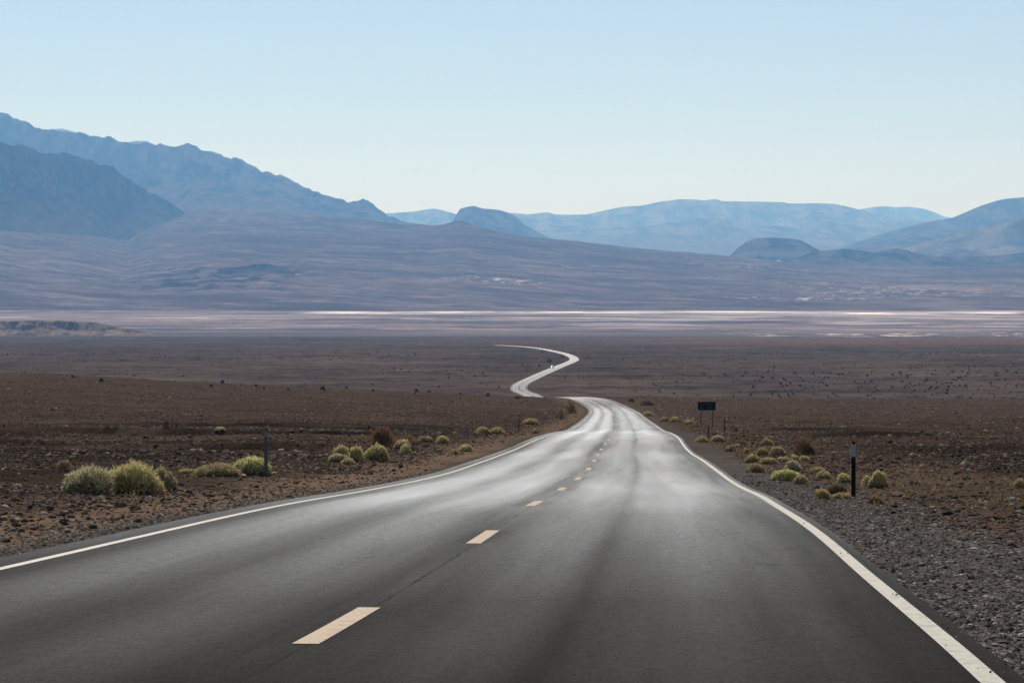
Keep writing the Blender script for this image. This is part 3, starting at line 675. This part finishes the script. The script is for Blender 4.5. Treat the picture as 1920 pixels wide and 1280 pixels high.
# desert pavement stones: rounder ones near by, simpler ones farther away
def pavement(n, y0, y1, kind, base, grow, smax):
    X, Y, d = scatter(n, y0, y1, 0, 0.5, 1e4, .26)
    dens = sstep(.3, 4.0, np.abs(d) - 4) * (.35 + .65 * sstep(-.2, .3, fbm(X / 9, Y / 7, 3, 401)))
    k = RNG.uniform(0, 1, len(X)) < dens; X, Y, d = X[k], Y[k], d[k]
    S = np.clip(RNG.lognormal(math.log(base), .5, len(X)), .018, smax) * (1 + Y * grow)
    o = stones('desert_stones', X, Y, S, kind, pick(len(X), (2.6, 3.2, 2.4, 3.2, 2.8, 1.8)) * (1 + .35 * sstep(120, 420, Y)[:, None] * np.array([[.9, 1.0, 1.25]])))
    return o
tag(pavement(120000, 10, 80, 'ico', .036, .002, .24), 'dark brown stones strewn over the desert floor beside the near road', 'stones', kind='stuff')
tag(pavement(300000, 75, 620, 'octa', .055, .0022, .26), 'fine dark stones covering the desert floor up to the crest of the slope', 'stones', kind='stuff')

# ------------------------------------------------------------------ shrubs
GREEN = (.34, .30, .15); BRIGHT = (.36, .345, .155); OLIVE = (.25, .21, .115); GREY = (.31, .285, .175); YEL = (.30, .24, .115); RED = (.125, .072, .042); DRY = (.17, .12, .065); BROWN = (.11, .085, .055); DARK = (.028, .025, .018)
def shrub_mesh(name, w, h, n, col, seed, blade, loose=0.12, lobes=3):
    r = np.random.default_rng(seed)
    # a few merged domes, each a burst of fine twigs that end on the dome
    L = []
    for i in range(lobes):
        a = r.choice([0, np.pi]) + r.normal(0, .5); q = 0 if i == 0 else r.uniform(.25, .55)
        L.append((math.cos(a) * q * w * .5, math.sin(a) * q * w * .4, (1.0 if i == 0 else r.uniform(.55, .85))))
    li = r.choice(len(L), n, p=np.array([l[2] ** 2 for l in L]) / sum(l[2] ** 2 for l in L)); La = np.array(L)[li]
    th = r.uniform(0, 2 * np.pi, n); u = r.uniform(0.0, 1, n); el = np.arcsin(u)
    rad = (1 - np.abs(loose * r.normal(0, 1, n)) * 1.3 + loose * .3) * (1 + .14 * np.sin(th * 3 + seed) * np.cos(el * 4 + li))
    R_ = La[:, 2] * w * .5 * .74
    tip = np.stack([La[:, 0] + np.cos(th) * np.cos(el) * R_ * rad, La[:, 1] + np.sin(th) * np.cos(el) * R_ * rad * .9, np.sin(el) * h * La[:, 2] * rad + .02 * h], 1)
    org = np.stack([La[:, 0] * .7, La[:, 1] * .7, np.zeros(n)], 1) + r.normal(0, .05 * w, (n, 3)) * [1, 1, 0]
    s0 = r.uniform(.68, .9, n)[:, None]; base = org + (tip - org) * s0
    tip = tip + r.normal(0, .018 * w, (n, 3)); tip[:, 2] = np.maximum(tip[:, 2], .01); base[:, 2] = np.maximum(base[:, 2], .0)
    dirn = tip - base; side = np.cross(dirn, r.normal(0, 1, (n, 3))); side /= np.linalg.norm(side, axis=1)[:, None] + 1e-9
    bw = blade * r.uniform(.6, 1.4, n)[:, None]; mid = (base + tip) / 2 + r.normal(0, .02 * w, (n, 3))
    V = np.stack([base, mid + side * bw, tip, mid - side * bw], 1).reshape(-1, 3)
    Fc = np.arange(4 * n).reshape(-1, 4)
    c = np.array(col)[None] * (1.0 if col is DARK else 1.7) * r.uniform(.7, 1.3, (n, 1)) * (1 + r.normal(0, .05, (n, 3)))
    br = r.uniform(0, 1, n) < (.06 + .75 * (1 - u) ** 2.2); c[br] = np.array((.15, .10, .055)) * r.uniform(.7, 1.2, (br.sum(), 1))
    return np_mesh(name, V, Fc, M['foliage'], np.repeat(np.clip(c, 0.01, 1), 4, 0))
def stems_mb(w, h, n, seed):
    r = random.Random(seed); m = MB()
    for i in range(n):
        a = r.uniform(0, 6.28); q = r.uniform(.1, .42); b = (r.uniform(-.06, .06) * w, r.uniform(-.06, .06) * w, -.04)
        c = (math.cos(a) * q * w * .55, math.sin(a) * q * w * .5, h * r.uniform(.3, .5)); e = (math.cos(a) * q * w * .9, math.sin(a) * q * w * .8, h * r.uniform(.55, .85))
        m.tube(b, c, .011 * w + .003, .007 * w, 4); m.tube(c, e, .007 * w, .003 * w, 4)
    return m
def ground_at(px, py, y0=20, y1=900):
    fn = lambda X, Y: elev(X, Y)[0]
    X, Y = ray_hit(px, py, y0, y1, fn); return float(X), float(Y), float(elev(np.array([X]), np.array([Y]))[0][0]) + CZ
# x0, x1, base row, top row, colour, label, group, (name)
SH = [
 (110, 216, 927, 872, GREY, 'large grey green feathery bush, leftmost of the big bushes beside the left road edge', 'wide'),
 (192, 300, 928, 866, GREEN, 'largest pale yellow green rounded bush with a brown hollow at its front, far left verge', 'wide'),
 (272, 328, 920, 877, OLIVE, 'smaller olive bush tucked behind the right end of the largest bush', ''),
 (104, 136, 882, 862, DRY, 'dry orange tuft standing behind the leftmost grey green bush', 'dry'),
 (334, 366, 888, 880, YEL, 'very low straw coloured tuft between the largest bush and the steel post', 'low'),
 (370, 446, 894, 868, OLIVE, 'low olive brown bush joined to the bright green one by the steel post', 'wide'),
 (438, 507, 892, 856, BRIGHT, 'bright green bush right behind the grey steel post on the left', 'wide'),
 (621, 657, 862, 834, GREEN, 'rounded green dome, upper left of the mid left cluster of bushes', ''),
 (650, 685, 867, 835, GREEN, 'rounded green dome in the middle of the mid left cluster, beside the big round one', ''),
 (613, 650, 866, 850, GREY, 'low pale green cushion at the lower left of the mid left cluster', 'low'),
 (640, 668, 870, 858, GREY, 'low pale green cushion in front of the middle dome of the mid left cluster', 'low'),
 (684, 730, 864, 832, GREEN, 'big round green bush standing alone at the right end of the mid left cluster', ''),
 (736, 772, 842, 823, GREEN, 'green bush touching the dry red brown brush on the left verge', ''),
 (747, 771, 851, 832, GREEN, 'small round green bush in front of the one touching the dry red brush', ''),
 (695, 738, 834, 801, RED, 'tall dry red brown bush behind the mid left bushes', 'dry'),
 (733, 784, 833, 816, RED, 'low spreading dry red brown brush right of the tall dry bush', 'dry'),
 (785, 811, 828, 816, OLIVE, 'small olive bush between the dry red brush and a round green bush', 'low'),
 (816, 843, 831, 816, GREEN, 'round green bush alone, upper of the last three on the left verge', ''),
 (841, 859, 852, 841, OLIVE, 'smallest olive bush nearest the left white line', ''),
 (857, 888, 847, 832, GREEN, 'round green bush with a brown twig on top close to the left white line', ''),
 (888, 920, 813, 799, YEL, 'yellow bush left of the far thin post on the left verge', 'low'),
 (916, 948, 813, 800, YEL, 'yellow bush just left of the thin far left post', 'low'),
 (978, 1012, 796, 783, YEL, 'yellow bush right behind the thin far left post', 'low'),
 (994, 1010, 813, 803, OLIVE, 'little olive bush right of the thin far left post near the asphalt', ''),
 (608, 623, 899, 891, GREY, 'tiny pale green tuft on bare ground below the mid left cluster', 'low'),
 (1040, 1062, 786, 765, DRY, 'tall dry yellow brown grass clump beside the crest of the road on the left', 'dry'),
 (1056, 1080, 776, 752, DRY, 'tallest dry grass clump right at the left side of the road crest', 'dry'),
 (304, 322, 800, 786, RED, 'faint dry reddish bush on the stony ground, left middle distance', 'dry'),
 (400, 424, 812, 805, GREY, 'small pale bush on the stony bank left of the steel post top', 'low'),
 (1305, 1329, 829, 817, YEL, 'yellow bush at the foot of the short brown post by the road sign', ''),
 (1333, 1360, 828, 815, YEL, 'yellow bush between the two short brown posts below the sign', 'low'),
 (1362, 1384, 846, 832, OLIVE, 'small olive bush alone in front of the short posts', ''),
 (1392, 1405, 849, 839, OLIVE, 'tiny brown green bush right of the small olive bush on the right verge', ''),
 (1424, 1451, 835, 821, OLIVE, 'small olive bush farthest back in the right verge cluster', ''),
 (1442, 1477, 854, 836, OLIVE, 'broad olive bush left of the dry red bush on the right', ''),
 (1417, 1444, 853, 839, OLIVE, 'olive bush left of the broad olive bush in the right cluster', ''),
 (1484, 1531, 853, 822, RED, 'tall dry red brown bush on the right verge', 'dry'),
 (1397, 1427, 868, 850, YEL, 'yellow green bush at the left edge of the right verge cluster', ''),
 (1421, 1461, 870, 857, YEL, 'low yellow green bush in the middle of the right verge cluster', 'low'),
 (1398, 1433, 886, 867, OLIVE, 'rounded olive bush nearest the road in the right verge cluster', ''),
 (1453, 1498, 902, 878, BRIGHT, 'bright green smooth dome left of the dark marker post', ''),
 (1490, 1521, 908, 890, OLIVE, 'olive bush touching the right side of the bright green dome', ''),
 (1470, 1506, 883, 862, GREY, 'grey green wispy bush behind the bright green dome', ''),
 (1463, 1481, 865, 855, YEL, 'small yellow bush in the row left of the two behind the grey wispy bush', 'low'),
 (1480, 1501, 863, 852, YEL, 'small yellow bush in the row directly below the dry red bush', 'low'),
 (1497, 1517, 865, 853, YEL, 'small yellow bush at the right end of the row below the dry red bush', 'low'),
 (1521, 1547, 883, 874, YEL, 'pale low tuft right of the grey wispy bush', 'low'),
 (1528, 1562, 898, 881, YEL, 'low yellow bush midway between the bright green dome and the marker post', 'low'),
 (1567, 1599, 905, 886, GREEN, 'green bush half behind the dark marker post', ''),
 (1553, 1592, 926, 905, BROWN, 'brown bush at the left of the foot of the marker post', ''),
 (1525, 1557, 936, 915, YEL, 'yellow green bush nearest the gravel shoulder on the right', ''),
 (1560, 1602, 935, 922, YEL, 'low yellow bush right at the foot of the dark marker post', 'low'),
 (1614, 1637, 911, 891, GREY, 'small pale green bush leaning on the big bush right of the marker post', ''),
 (1630, 1668, 915, 881, GREEN, 'big round green bush right of the dark marker post', ''),
 (1902, 1926, 914, 896, YEL, 'yellow bush at the right edge of the view', ''),
 (1628, 1660, 945, 928, DRY, 'thin dry tuft on red soil right of the marker post', 'low'),
 (1236, 1256, 790, 780, OLIVE, 'yellow olive bush by the right road edge, first of the three before the sign', 'low'),
 (1256, 1277, 791, 780, YEL, 'yellow olive bush by the right road edge, middle of the three before the sign', 'low'),
 (1281, 1304, 795, 785, YEL, 'yellow olive bush by the right road edge, last of the three before the sign', 'low'),
 (1206, 1226, 780, 770, YEL, 'low yellow bush beside the road just past the crest on the right', 'low'),
 (1198, 1226, 760, 749, BROWN, 'dark brown bush on the horizon of the near slope right of the road crest', ''),
 (1178, 1190, 753, 745, BROWN, 'little dark bush left of the dark brown bush by the road crest', ''),
]
for i, (x0, x1, yb, yt, col, lab, st) in enumerate(SH):
    bx, by, bz = ground_at((x0 + x1) / 2, yb); w = (x1 - x0) / F * by * 1.22; h = (yb - yt) / F * by * (1.15 if st == 'dry' else .98)
    by += w * .3; bz = float(elev(np.array([bx]), np.array([by]))[0][0]) + CZ
    px_ = F / 1.875 / by    # pixels per metre in the final picture
    n = int(np.clip((x1 - x0) * (yb - yt) * (2.6 if st != 'dry' else 1.2), 500, 9000)); bl = max(.006, .42 / px_)
    root = empty('dry_bush' if st == 'dry' else 'desert_shrub', (bx, by, bz), random.uniform(-.4, .4))
    me = shrub_mesh('foliage', w, h, n, col, 500 + i, bl, .20 if st == 'dry' else .10, 4 if st == 'wide' else 3)
    link(bpy.data.objects.new('foliage', me), root)
    stems_mb(w, h, 9, 900 + i).build('stem', M['wood'], root)
    tag(root, lab, 'bush', 'bushes along the road verges')

# dark creosote bushes on the plain and along the crest, one mesh kind in three variants
protos = [shrub_mesh('creosote_bush', 1.0, .62, 420, DARK, 700 + i, .035, .16, 3) for i in range(3)]
def dark_bush(px, py, wpx, lab, grp, y0, y1, i):
    bx, by, bz = ground_at(px, py, y0, y1)
    if by >= y1 * .99: return
    o = bpy.data.objects.new('creosote_bush', protos[i % 3]); s = wpx / F * by
    o.location = (bx, by, bz - .02); o.rotation_euler = (0, 0, random.uniform(0, 6.28)); k = s * random.uniform(.9, 1.1)
    o.scale = (k, k, k * random.uniform(.75, 1.05)); link(o); tag(o, lab, 'bush', grp)
for i, (px, py, w) in enumerate([(190, 716, 14), (137, 708, 8), (220, 707, 10), (317, 710, 9), (365, 712, 6), (397, 725, 11), (417, 719, 12), (480, 725, 11), (495, 729, 9), (540, 731, 10), (574, 721, 7), (588, 723, 15), (605, 731, 17), (345, 712, 6), (271, 706, 6),
                                (650, 728, 8), (700, 733, 7), (780, 735, 12), (805, 736, 8), (863, 739, 8), (915, 743, 14), (948, 741, 10), (970, 748, 14), (1026, 744, 9), (745, 731, 8)]):
    dark_bush(px, py, w, 'dark rounded bush on the skyline of the near slope, left of the winding road', 'dark bushes on the left crest', 380, 1100, i)
R2 = np.random.default_rng(77); cnt = 0
spots = [(1055, 670, 8), (1016, 661, 6), (1011, 687, 8), (1030, 680, 12), (979, 684, 6), (905, 701, 7), (1264, 739, 8), (1308, 741, 6), (1231, 723, 5), (1280, 713, 5), (1206, 711, 5), (566, 645, 4), (430, 668, 4), (438, 668, 4), (708, 661, 5), (778, 665, 5), (960, 667, 4), (980, 669, 4), (979, 684, 5),
         (1320, 702, 5), (1357, 702, 5), (1580, 702, 6), (1557, 701, 5), (1452, 688, 5), (1227, 723, 5), (1180, 711, 5), (1095, 709, 4), (1160, 728, 5)]
while len(spots) < 255:
    px = R2.uniform(1120, 1960); py = R2.uniform(692, 752)
    if R2.uniform() > sstep(1330, 1480, px) * .95 + .05: continue
    if R2.uniform() > math.exp(-((py - 718) / 26) ** 2) + .08: continue
    spots.append((px, py, R2.uniform(3.2, 7.6)))
for i, (px, py, w) in enumerate(spots):
    dark_bush(px, py, w, 'small dark bush dotted on the bare plain beyond the near slope', 'dark bushes on the plain', 700, 4200, i)

# low dry grass and straw along the verges
def tufts():
    X, Y, d = scatter(8000, 36, 330, 0, .7, 16.0, .20)
    side = d > 0
    m = np.where(side, sstep(.05, .4, fbm(X / 3.0, Y / 6.0, 3, 811)) * np.exp(-((d - WR - 4.5) / 3.5) ** 2), sstep(.15, .45, fbm(X / 3.0, Y / 7.0, 3, 813)) * np.exp(-((-d - WL - 6) / 4.5) ** 2))
    k = RNG.uniform(0, 1, len(X)) < m; X, Y = X[k], Y[k]; n = len(X); B = 7
    z = elev(X, Y)[0] + CZ; s = .05 + .11 * RNG.uniform(0, 1, n)
    a = RNG.uniform(0, 6.28, (n, B)); l = RNG.uniform(.3, 1, (n, B)); bw = (.004 + Y[:, None] * .00013) * RNG.uniform(.6, 1.3, (n, B))
    base = np.stack([X[:, None] + 0 * a, Y[:, None] + 0 * a, z[:, None] + 0 * a], -1)
    dx = np.cos(a) * s[:, None] * l; dy = np.sin(a) * s[:, None] * l
    tip = base + np.stack([dx, dy, s[:, None] * RNG.uniform(.5, 1.3, (n, B))], -1)
    sd = np.stack([-np.sin(a) * bw, np.cos(a) * bw, 0 * a], -1)
    V = np.stack([base - sd, base + sd, tip], 2).reshape(-1, 3); Fc = np.arange(len(V)).reshape(-1, 3)
    c = np.array([(.20, .155, .08)]) * RNG.uniform(.6, 1.3, (n, 1)); c = np.repeat(c, B * 3, 0)
    me = np_mesh('dry_grass', V, Fc, M['foliage'], c)
    tag(link(bpy.data.objects.new('dry_grass', me)), 'sparse straw coloured dry grass tufts along both road verges', 'grass', kind='stuff')
tufts()

# countless little scrub plants fading away over the lower plain
Ys = np.sqrt(RNG.uniform(950.0 ** 2, 5700.0 ** 2, 30000)); Xs = RNG.uniform(-.27, .27, len(Ys)) * Ys
ds = np.abs(road_dist(Xs, Ys)); ks = (ds > 9) & (RNG.uniform(0, 1, len(Xs)) < .18 + .82 * sstep(-.1, .35, fbm(Xs / 130, Ys / 260, 4, 901))); Xs, Ys = Xs[ks], Ys[ks]
tag(stones('desert_scrub', Xs, Ys, RNG.uniform(.35, 1.15, len(Xs)), 'ico', np.array([[.034, .029, .022]]) * RNG.uniform(.6, 1.6, (len(Xs), 1)), sink=.1, flat=.8),
    'tiny dark scrub speckled all over the wide lower plain', 'scrub', kind='stuff')

# a few rocks that stand out
def boulder(px, py, w, dark, lab):
    bx, by, bz = ground_at(px, py); s = w / F * by; v, f = base_shape('ico')
    import bmesh
    bm = bmesh.new(); vs_ = [bm.verts.new(p) for p in v]
    for t in f: bm.faces.new([vs_[i] for i in t])
    bmesh.ops.subdivide_edges(bm, edges=bm.edges[:], cuts=2, use_grid_fill=True)
    r = random.Random(int(px))
    ph = [r.uniform(0, 6) for _ in range(4)]
    for q in bm.verts:
        n = q.co.normalized(); q.co = n * s * .5 * (1 + .16 * math.sin(n.x * 4 + ph[0]) + .14 * math.sin(n.y * 5 + ph[1]) + .1 * math.sin(n.z * 6 + n.x * 3 + ph[2]) + r.uniform(-.03, .03)); q.co.z *= .62
    me = bpy.data.meshes.new('rock'); bm.to_mesh(me); bm.free(); me.materials.append(M['rock_dark'] if dark else M['rock_pale'])
    o = link(bpy.data.objects.new('rock', me)); o.location = (bx, by, bz + s * .15); tag(o, lab, 'rock')
M['rock_dark'] = simple('dark_rock', (.022, .018, .017), .9, scale=12); M['rock_pale'] = simple('pale_rock', (.26, .23, .20), .9, scale=12)
boulder(1517, 911, 13, True, 'black rock beside the olive bush right of the bright green dome')
boulder(1533, 916, 12, True, 'black rock just right of another black rock, above the yellow green bush')
boulder(1753, 976, 11, True, 'dark rock alone on the reddish soil of the right verge')
boulder(1896, 938, 15, False, 'pale angular rock near the right edge of the view')
boulder(527, 846, 11, False, 'pale rock on the stony ground right of the steel post')
boulder(1355, 741, 14, True, 'flat black rock on the plain to the right above the road sign')

# ------------------------------------------------------------------ posts and sign
def post_at(px, py):
    return ground_at(px, py)
# right marker: dark flat post, pale reflective top, dark cap
bx, by, bz = post_at(1600, 931); h = (931 - 828) / F * by; w = 8.5 / F * by
r0 = empty('marker_post', (bx, by, bz)); m = MB(); m.box((0, 0, (h * .73 - .3) / 2), (w * .92, .035, h * .73 + .3), .006); m.build('post', M['post_dark'], r0)
m = MB(); m.box((0, -.003, h * .73 + h * .115), (w * 1.15, .045, h * .23), .006); m.build('reflector', M['reflector'], r0)
m = MB(); m.box((0, 0, h * .96 + h * .02), (w * .8, .035, h * .04), .004); m.build('cap', M['post_dark'], r0)
tag(r0, 'dark roadside marker post with a pale reflective top on the right verge', 'marker post')
# left steel post, leaning a little, with a small reflector
bx, by, bz = post_at(498, 892); h = (892 - 802) / F * by
r0 = empty('steel_post', (bx, by, bz)); r0.rotation_euler = (R(-2), R(.6), 0); m = MB()
wd = 6.2 / F * by
m.box((0, .02, h / 2 - .15), (wd * .55, .006, h + .3)); m.box((-wd * .36, 0, h / 2 - .15), (.006, .045, h + .3)); m.box((wd * .36, 0, h / 2 - .15), (.006, .045, h + .3))
m.box((-wd * .45, -.022, h / 2 - .15), (wd * .22, .005, h + .3)); m.box((wd * .45, -.022, h / 2 - .15), (wd * .22, .005, h + .3))
m.build('channel', M['post_grey'], r0)
m = MB(); m.box((0, -.031, h * .87), (wd * .9, .012, h * .10), .003); m.build('reflector', M['reflector_dim'], r0)
tag(r0, 'grey channel steel post standing beside the bright green bush on the left', 'marker post')
# thin far left post
bx, by, bz = post_at(973, 810); h = (810 - 779) / F * by
r0 = empty('thin_post', (bx, by, bz)); m = MB(); m.box((0, 0, h / 2 - .1), (.07, .03, h + .2), .005); m.build('post', M['post_dark'], r0)
m = MB(); m.box((0, -.02, h * .9), (.075, .01, h * .12), .002); m.build('reflector', M['reflector_dim'], r0)
tag(r0, 'thin dark post far down the left verge among yellow bushes', 'marker post')
# two short brown posts
for (px, py, top, lab) in ((1328, 821, 798, 'short brown post in front of the road sign legs'), (1358.5, 811, 786, 'short brown post right of the road sign')):
    bx, by, bz = post_at(px, py); h = (py - top) / F * by
    r0 = empty('short_post', (bx, by, bz)); m = MB(); m.box((0, 0, h / 2 - .1), (.085, .06, h + .2), .008); m.build('post', M['post_wood'], r0)
    m = MB(); m.box((0, 0, h + .012), (.10, .075, .024), .004); m.build('cap', M['post_dark'], r0)
    tag(r0, lab, 'post', 'short brown posts by the sign')
# road sign on two legs
bx, by, bz = post_at(1325, 800); s = by / F
r0 = empty('road_sign', (bx, by, bz)); top = (800 - 753) * s; bot = (800 - 768.5) * s; W2 = 33.5 * s
m = MB(); m.box((0, 0, (top + bot) / 2), (W2, .012, top - bot), .004); m.build('panel', M['sign_green'], r0)
for lx, lz in ((1314.5, 798), (1336.5, 804)):
    x = (lx - 1325) * s; gz = float(elev(np.array([bx + x]), np.array([by + .04]))[0][0]) + CZ - bz
    m = MB(); zt = top - .04; zb = gz - .3; m.box((x, .035, (zt + zb) / 2), (.085, .055, zt - zb), .006); m.build('leg', M['post_wood'], r0)
m = MB(); ph = top - bot
def word(x0, x1, zc, hh):
    n = max(1, int(round((x1 - x0) / (hh * .85)))); st = (x1 - x0) / n
    for i in range(n):
        xa = x0 + st * i + st * .1; xb = x0 + st * (i + .8); t_ = hh * .2; kk = (i * 7 + int(zc * 100)) % 4
        m.box((xa + t_ / 2, -.0085, zc), (t_, .003, hh))
        if kk in (0, 1, 3): m.box(((xa + xb) / 2 + t_ / 2, -.0085, zc + hh / 2 - t_ / 2), (xb - xa - t_, .003, t_))
        if kk in (0, 2): m.box(((xa + xb) / 2 + t_ / 2, -.0085, zc - hh / 2 + t_ / 2), (xb - xa - t_, .003, t_))
        if kk in (1, 3): m.box((xb - t_ / 2, -.0085, zc), (t_, .003, hh - 2.2 * t_))
word(-W2 * .40, -W2 * .26, bot + ph * .70, ph * .17); word(-W2 * .20, W2 * .38, bot + ph * .70, ph * .17)
word(-W2 * .40, -W2 * .12, bot + ph * .30, ph * .17); word(W2 * .04, W2 * .32, bot + ph * .30, ph * .17)
m.build('lettering', M['sign_letter'], r0)
tag(r0, 'small dark green road sign with two lines of lettering on two thin legs', 'road sign')

# ------------------------------------------------------------------ oncoming car on the far road
def car():
    cx, cy = ray_hit(1037, 690.5, 1090.0); k = int(np.argmin(np.hypot(ROAD[:, 0] - cx, ROAD[:, 1] - cy)))
    tg = ROAD[k] - ROAD[k + 1]; tg = tg / np.hypot(*tg); nr = np.array([tg[1], -tg[0]])   # travels towards the camera
    p = ROAD[k] + nr * 1.8; z = float(P(p[1])) + CZ
    r0 = empty('car', (float(p[0]), float(p[1]), z), math.atan2(tg[1], tg[0]))
    # +X is forward. stations: x, half width, bottom, belt height
    st = [(-2.3, .78, .45, .85), (-2.2, .86, .32, 1.0), (-1.6, .91, .28, 1.06), (-.6, .92, .26, 1.04), (.5, .92, .26, 1.02), (1.2, .91, .27, .98), (1.9, .88, .30, .88), (2.25, .80, .34, .76), (2.36, .68, .42, .66)]
    m = MB(); ring = []
    for x, w, b, t in st:
        ring.append([(x, -w * .9, b), (x, -w, b + .15), (x, -w, t - .16), (x, -w * .93, t), (x, 0, t + .03), (x, w * .93, t), (x, w, t - .16), (x, w, b + .15), (x, w * .9, b), (x, 0, b)])
    V = [q for r in ring for q in r]; n = 10; fs = []
    for i in range(len(ring) - 1):
        for j in range(n): a = i * n + j; b2 = i * n + (j + 1) % n; fs.append((a, a + n, b2 + n, b2))
    fs.append(tuple(range(n))); fs.append(tuple(range(len(V) - 1, len(V) - 1 - n, -1))); m.add(V, fs)
    # roof and pillars
    rf = [(-1.55, .60, 1.50), (-1.2, .66, 1.58), (-.4, .68, 1.62), (.1, .66, 1.58), (.25, .62, 1.53)]
    V = []; 
    for x, w, t in rf: V += [(x, -w, t - .05), (x, -w * .9, t), (x, w * .9, t), (x, w, t - .05)]
    fs = []
    for i in range(len(rf) - 1):
        for j in range(3): a = i * 4 + j; fs.append((a, a + 1, a + 5, a + 4))
    m.add(V, fs)
    for sgn in (-1, 1):
        m.tube((.25, sgn * .62, 1.50), (1.05, sgn * .82, 1.0), .045, n=5); m.tube((-.45, sgn * .67, 1.56), (-.5, sgn * .86, 1.03), .05, n=5)
        m.tube((-1.5, sgn * .60, 1.47), (-2.1, sgn * .78, 1.0), .06, n=5)
    body = m.build('body', M['car_paint'], r0, True)
    def pane(name, q):
        mm = MB(); nrm = (Vector(q[1]) - Vector(q[0])).cross(Vector(q[2]) - Vector(q[0])).normalized() * .012
        a = [Vector(p) for p in q]; mm.add(a + [p + nrm for p in a], [(0, 1, 2, 3), (7, 6, 5, 4), (0, 4, 5, 1), (1, 5, 6, 2), (2, 6, 7, 3), (3, 7, 4, 0)]); mm.build(name, M['car_glass'], r0)
    pane('windscreen', [(1.05, -.80, 1.0), (1.05, .80, 1.0), (.27, .60, 1.52), (.27, -.60, 1.52)])
    pane('rear_window', [(-2.1, .76, 1.02), (-2.1, -.76, 1.02), (-1.55, -.58, 1.48), (-1.55, .58, 1.48)])
    for sgn in (-1, 1):
        pane('side_window', [(.98, sgn * .84, 1.03), (-.44, sgn * .87, 1.05), (-.42, sgn * .67, 1.52), (.22, sgn * .63, 1.50)])
        pane('side_window', [(-.52, sgn * .87, 1.05), (-2.02, sgn * .80, 1.04), (-1.5, sgn * .61, 1.46), (-.48, sgn * .67, 1.52)])
        mm = MB(); mm.box((2.27, sgn * .60, .70), (.12, .30, .14), .03); mm.build('headlight', M['lamp'], r0)
        mm = MB(); mm.box((.85, sgn * 1.0, 1.06), (.12, .16, .12), .03); mm.build('mirror', M['car_paint'], r0)
        for x in (-1.42, 1.42):
            mm = MB(); mm.tube((x, sgn * .72, .33), (x, sgn * .93, .33), .33, n=20); w_ = mm.build('wheel', M['tyre'], r0, False)
            mm = MB(); mm.tube((x, sgn * .925, .33), (x, sgn * .945, .33), .21, .18, n=14); mm.build('rim', M['rim'], w_)
    mm = MB(); mm.box((2.36, 0, .50), (.08, 1.1, .22), .03); mm.build('grille', M['car_black'], r0)
    mm = MB(); mm.box((2.30, 0, .36), (.16, 1.5, .12), .03); mm.build('bumper', M['car_black'], r0)
    r0.scale = (1.15, 1.15, 1.15)
    tag(r0, 'white car with dark windows driving towards the viewer on the far winding road', 'car')
car()

# ------------------------------------------------------------------ air
def haze():
    m = MB(); x0, x1, y0, y1, z0, z1 = -125000, 125000, -200, 64000, -30, 2500
    m.box(((x0 + x1) / 2, (y0 + y1) / 2, (z0 + z1) / 2), (x1 - x0, y1 - y0, z1 - z0))
    mat = bpy.data.materials.new('air'); mat.use_nodes = True; nt = mat.node_tree; nt.nodes.remove(nt.nodes['Principled BSDF'])
    pv = nt.nodes.new('ShaderNodeVolumePrincipled'); pv.inputs['Color'].default_value = HAZE_COL
    pv.inputs['Density'].default_value = HAZE_D; pv.inputs['Anisotropy'].default_value = 0.35; pv.inputs['Absorption Color'].default_value = (1, 1, 1, 1)
    nt.links.new(pv.outputs[0], nt.nodes['Material Output'].inputs['Volume'])
    o = m.build('haze', mat); tag(o, 'thin blue haze filling the wide valley air', 'haze', kind='stuff')
HAZE_COL = (0.21, 0.50, 1.0, 1); HAZE_D = 3.05e-5
haze()
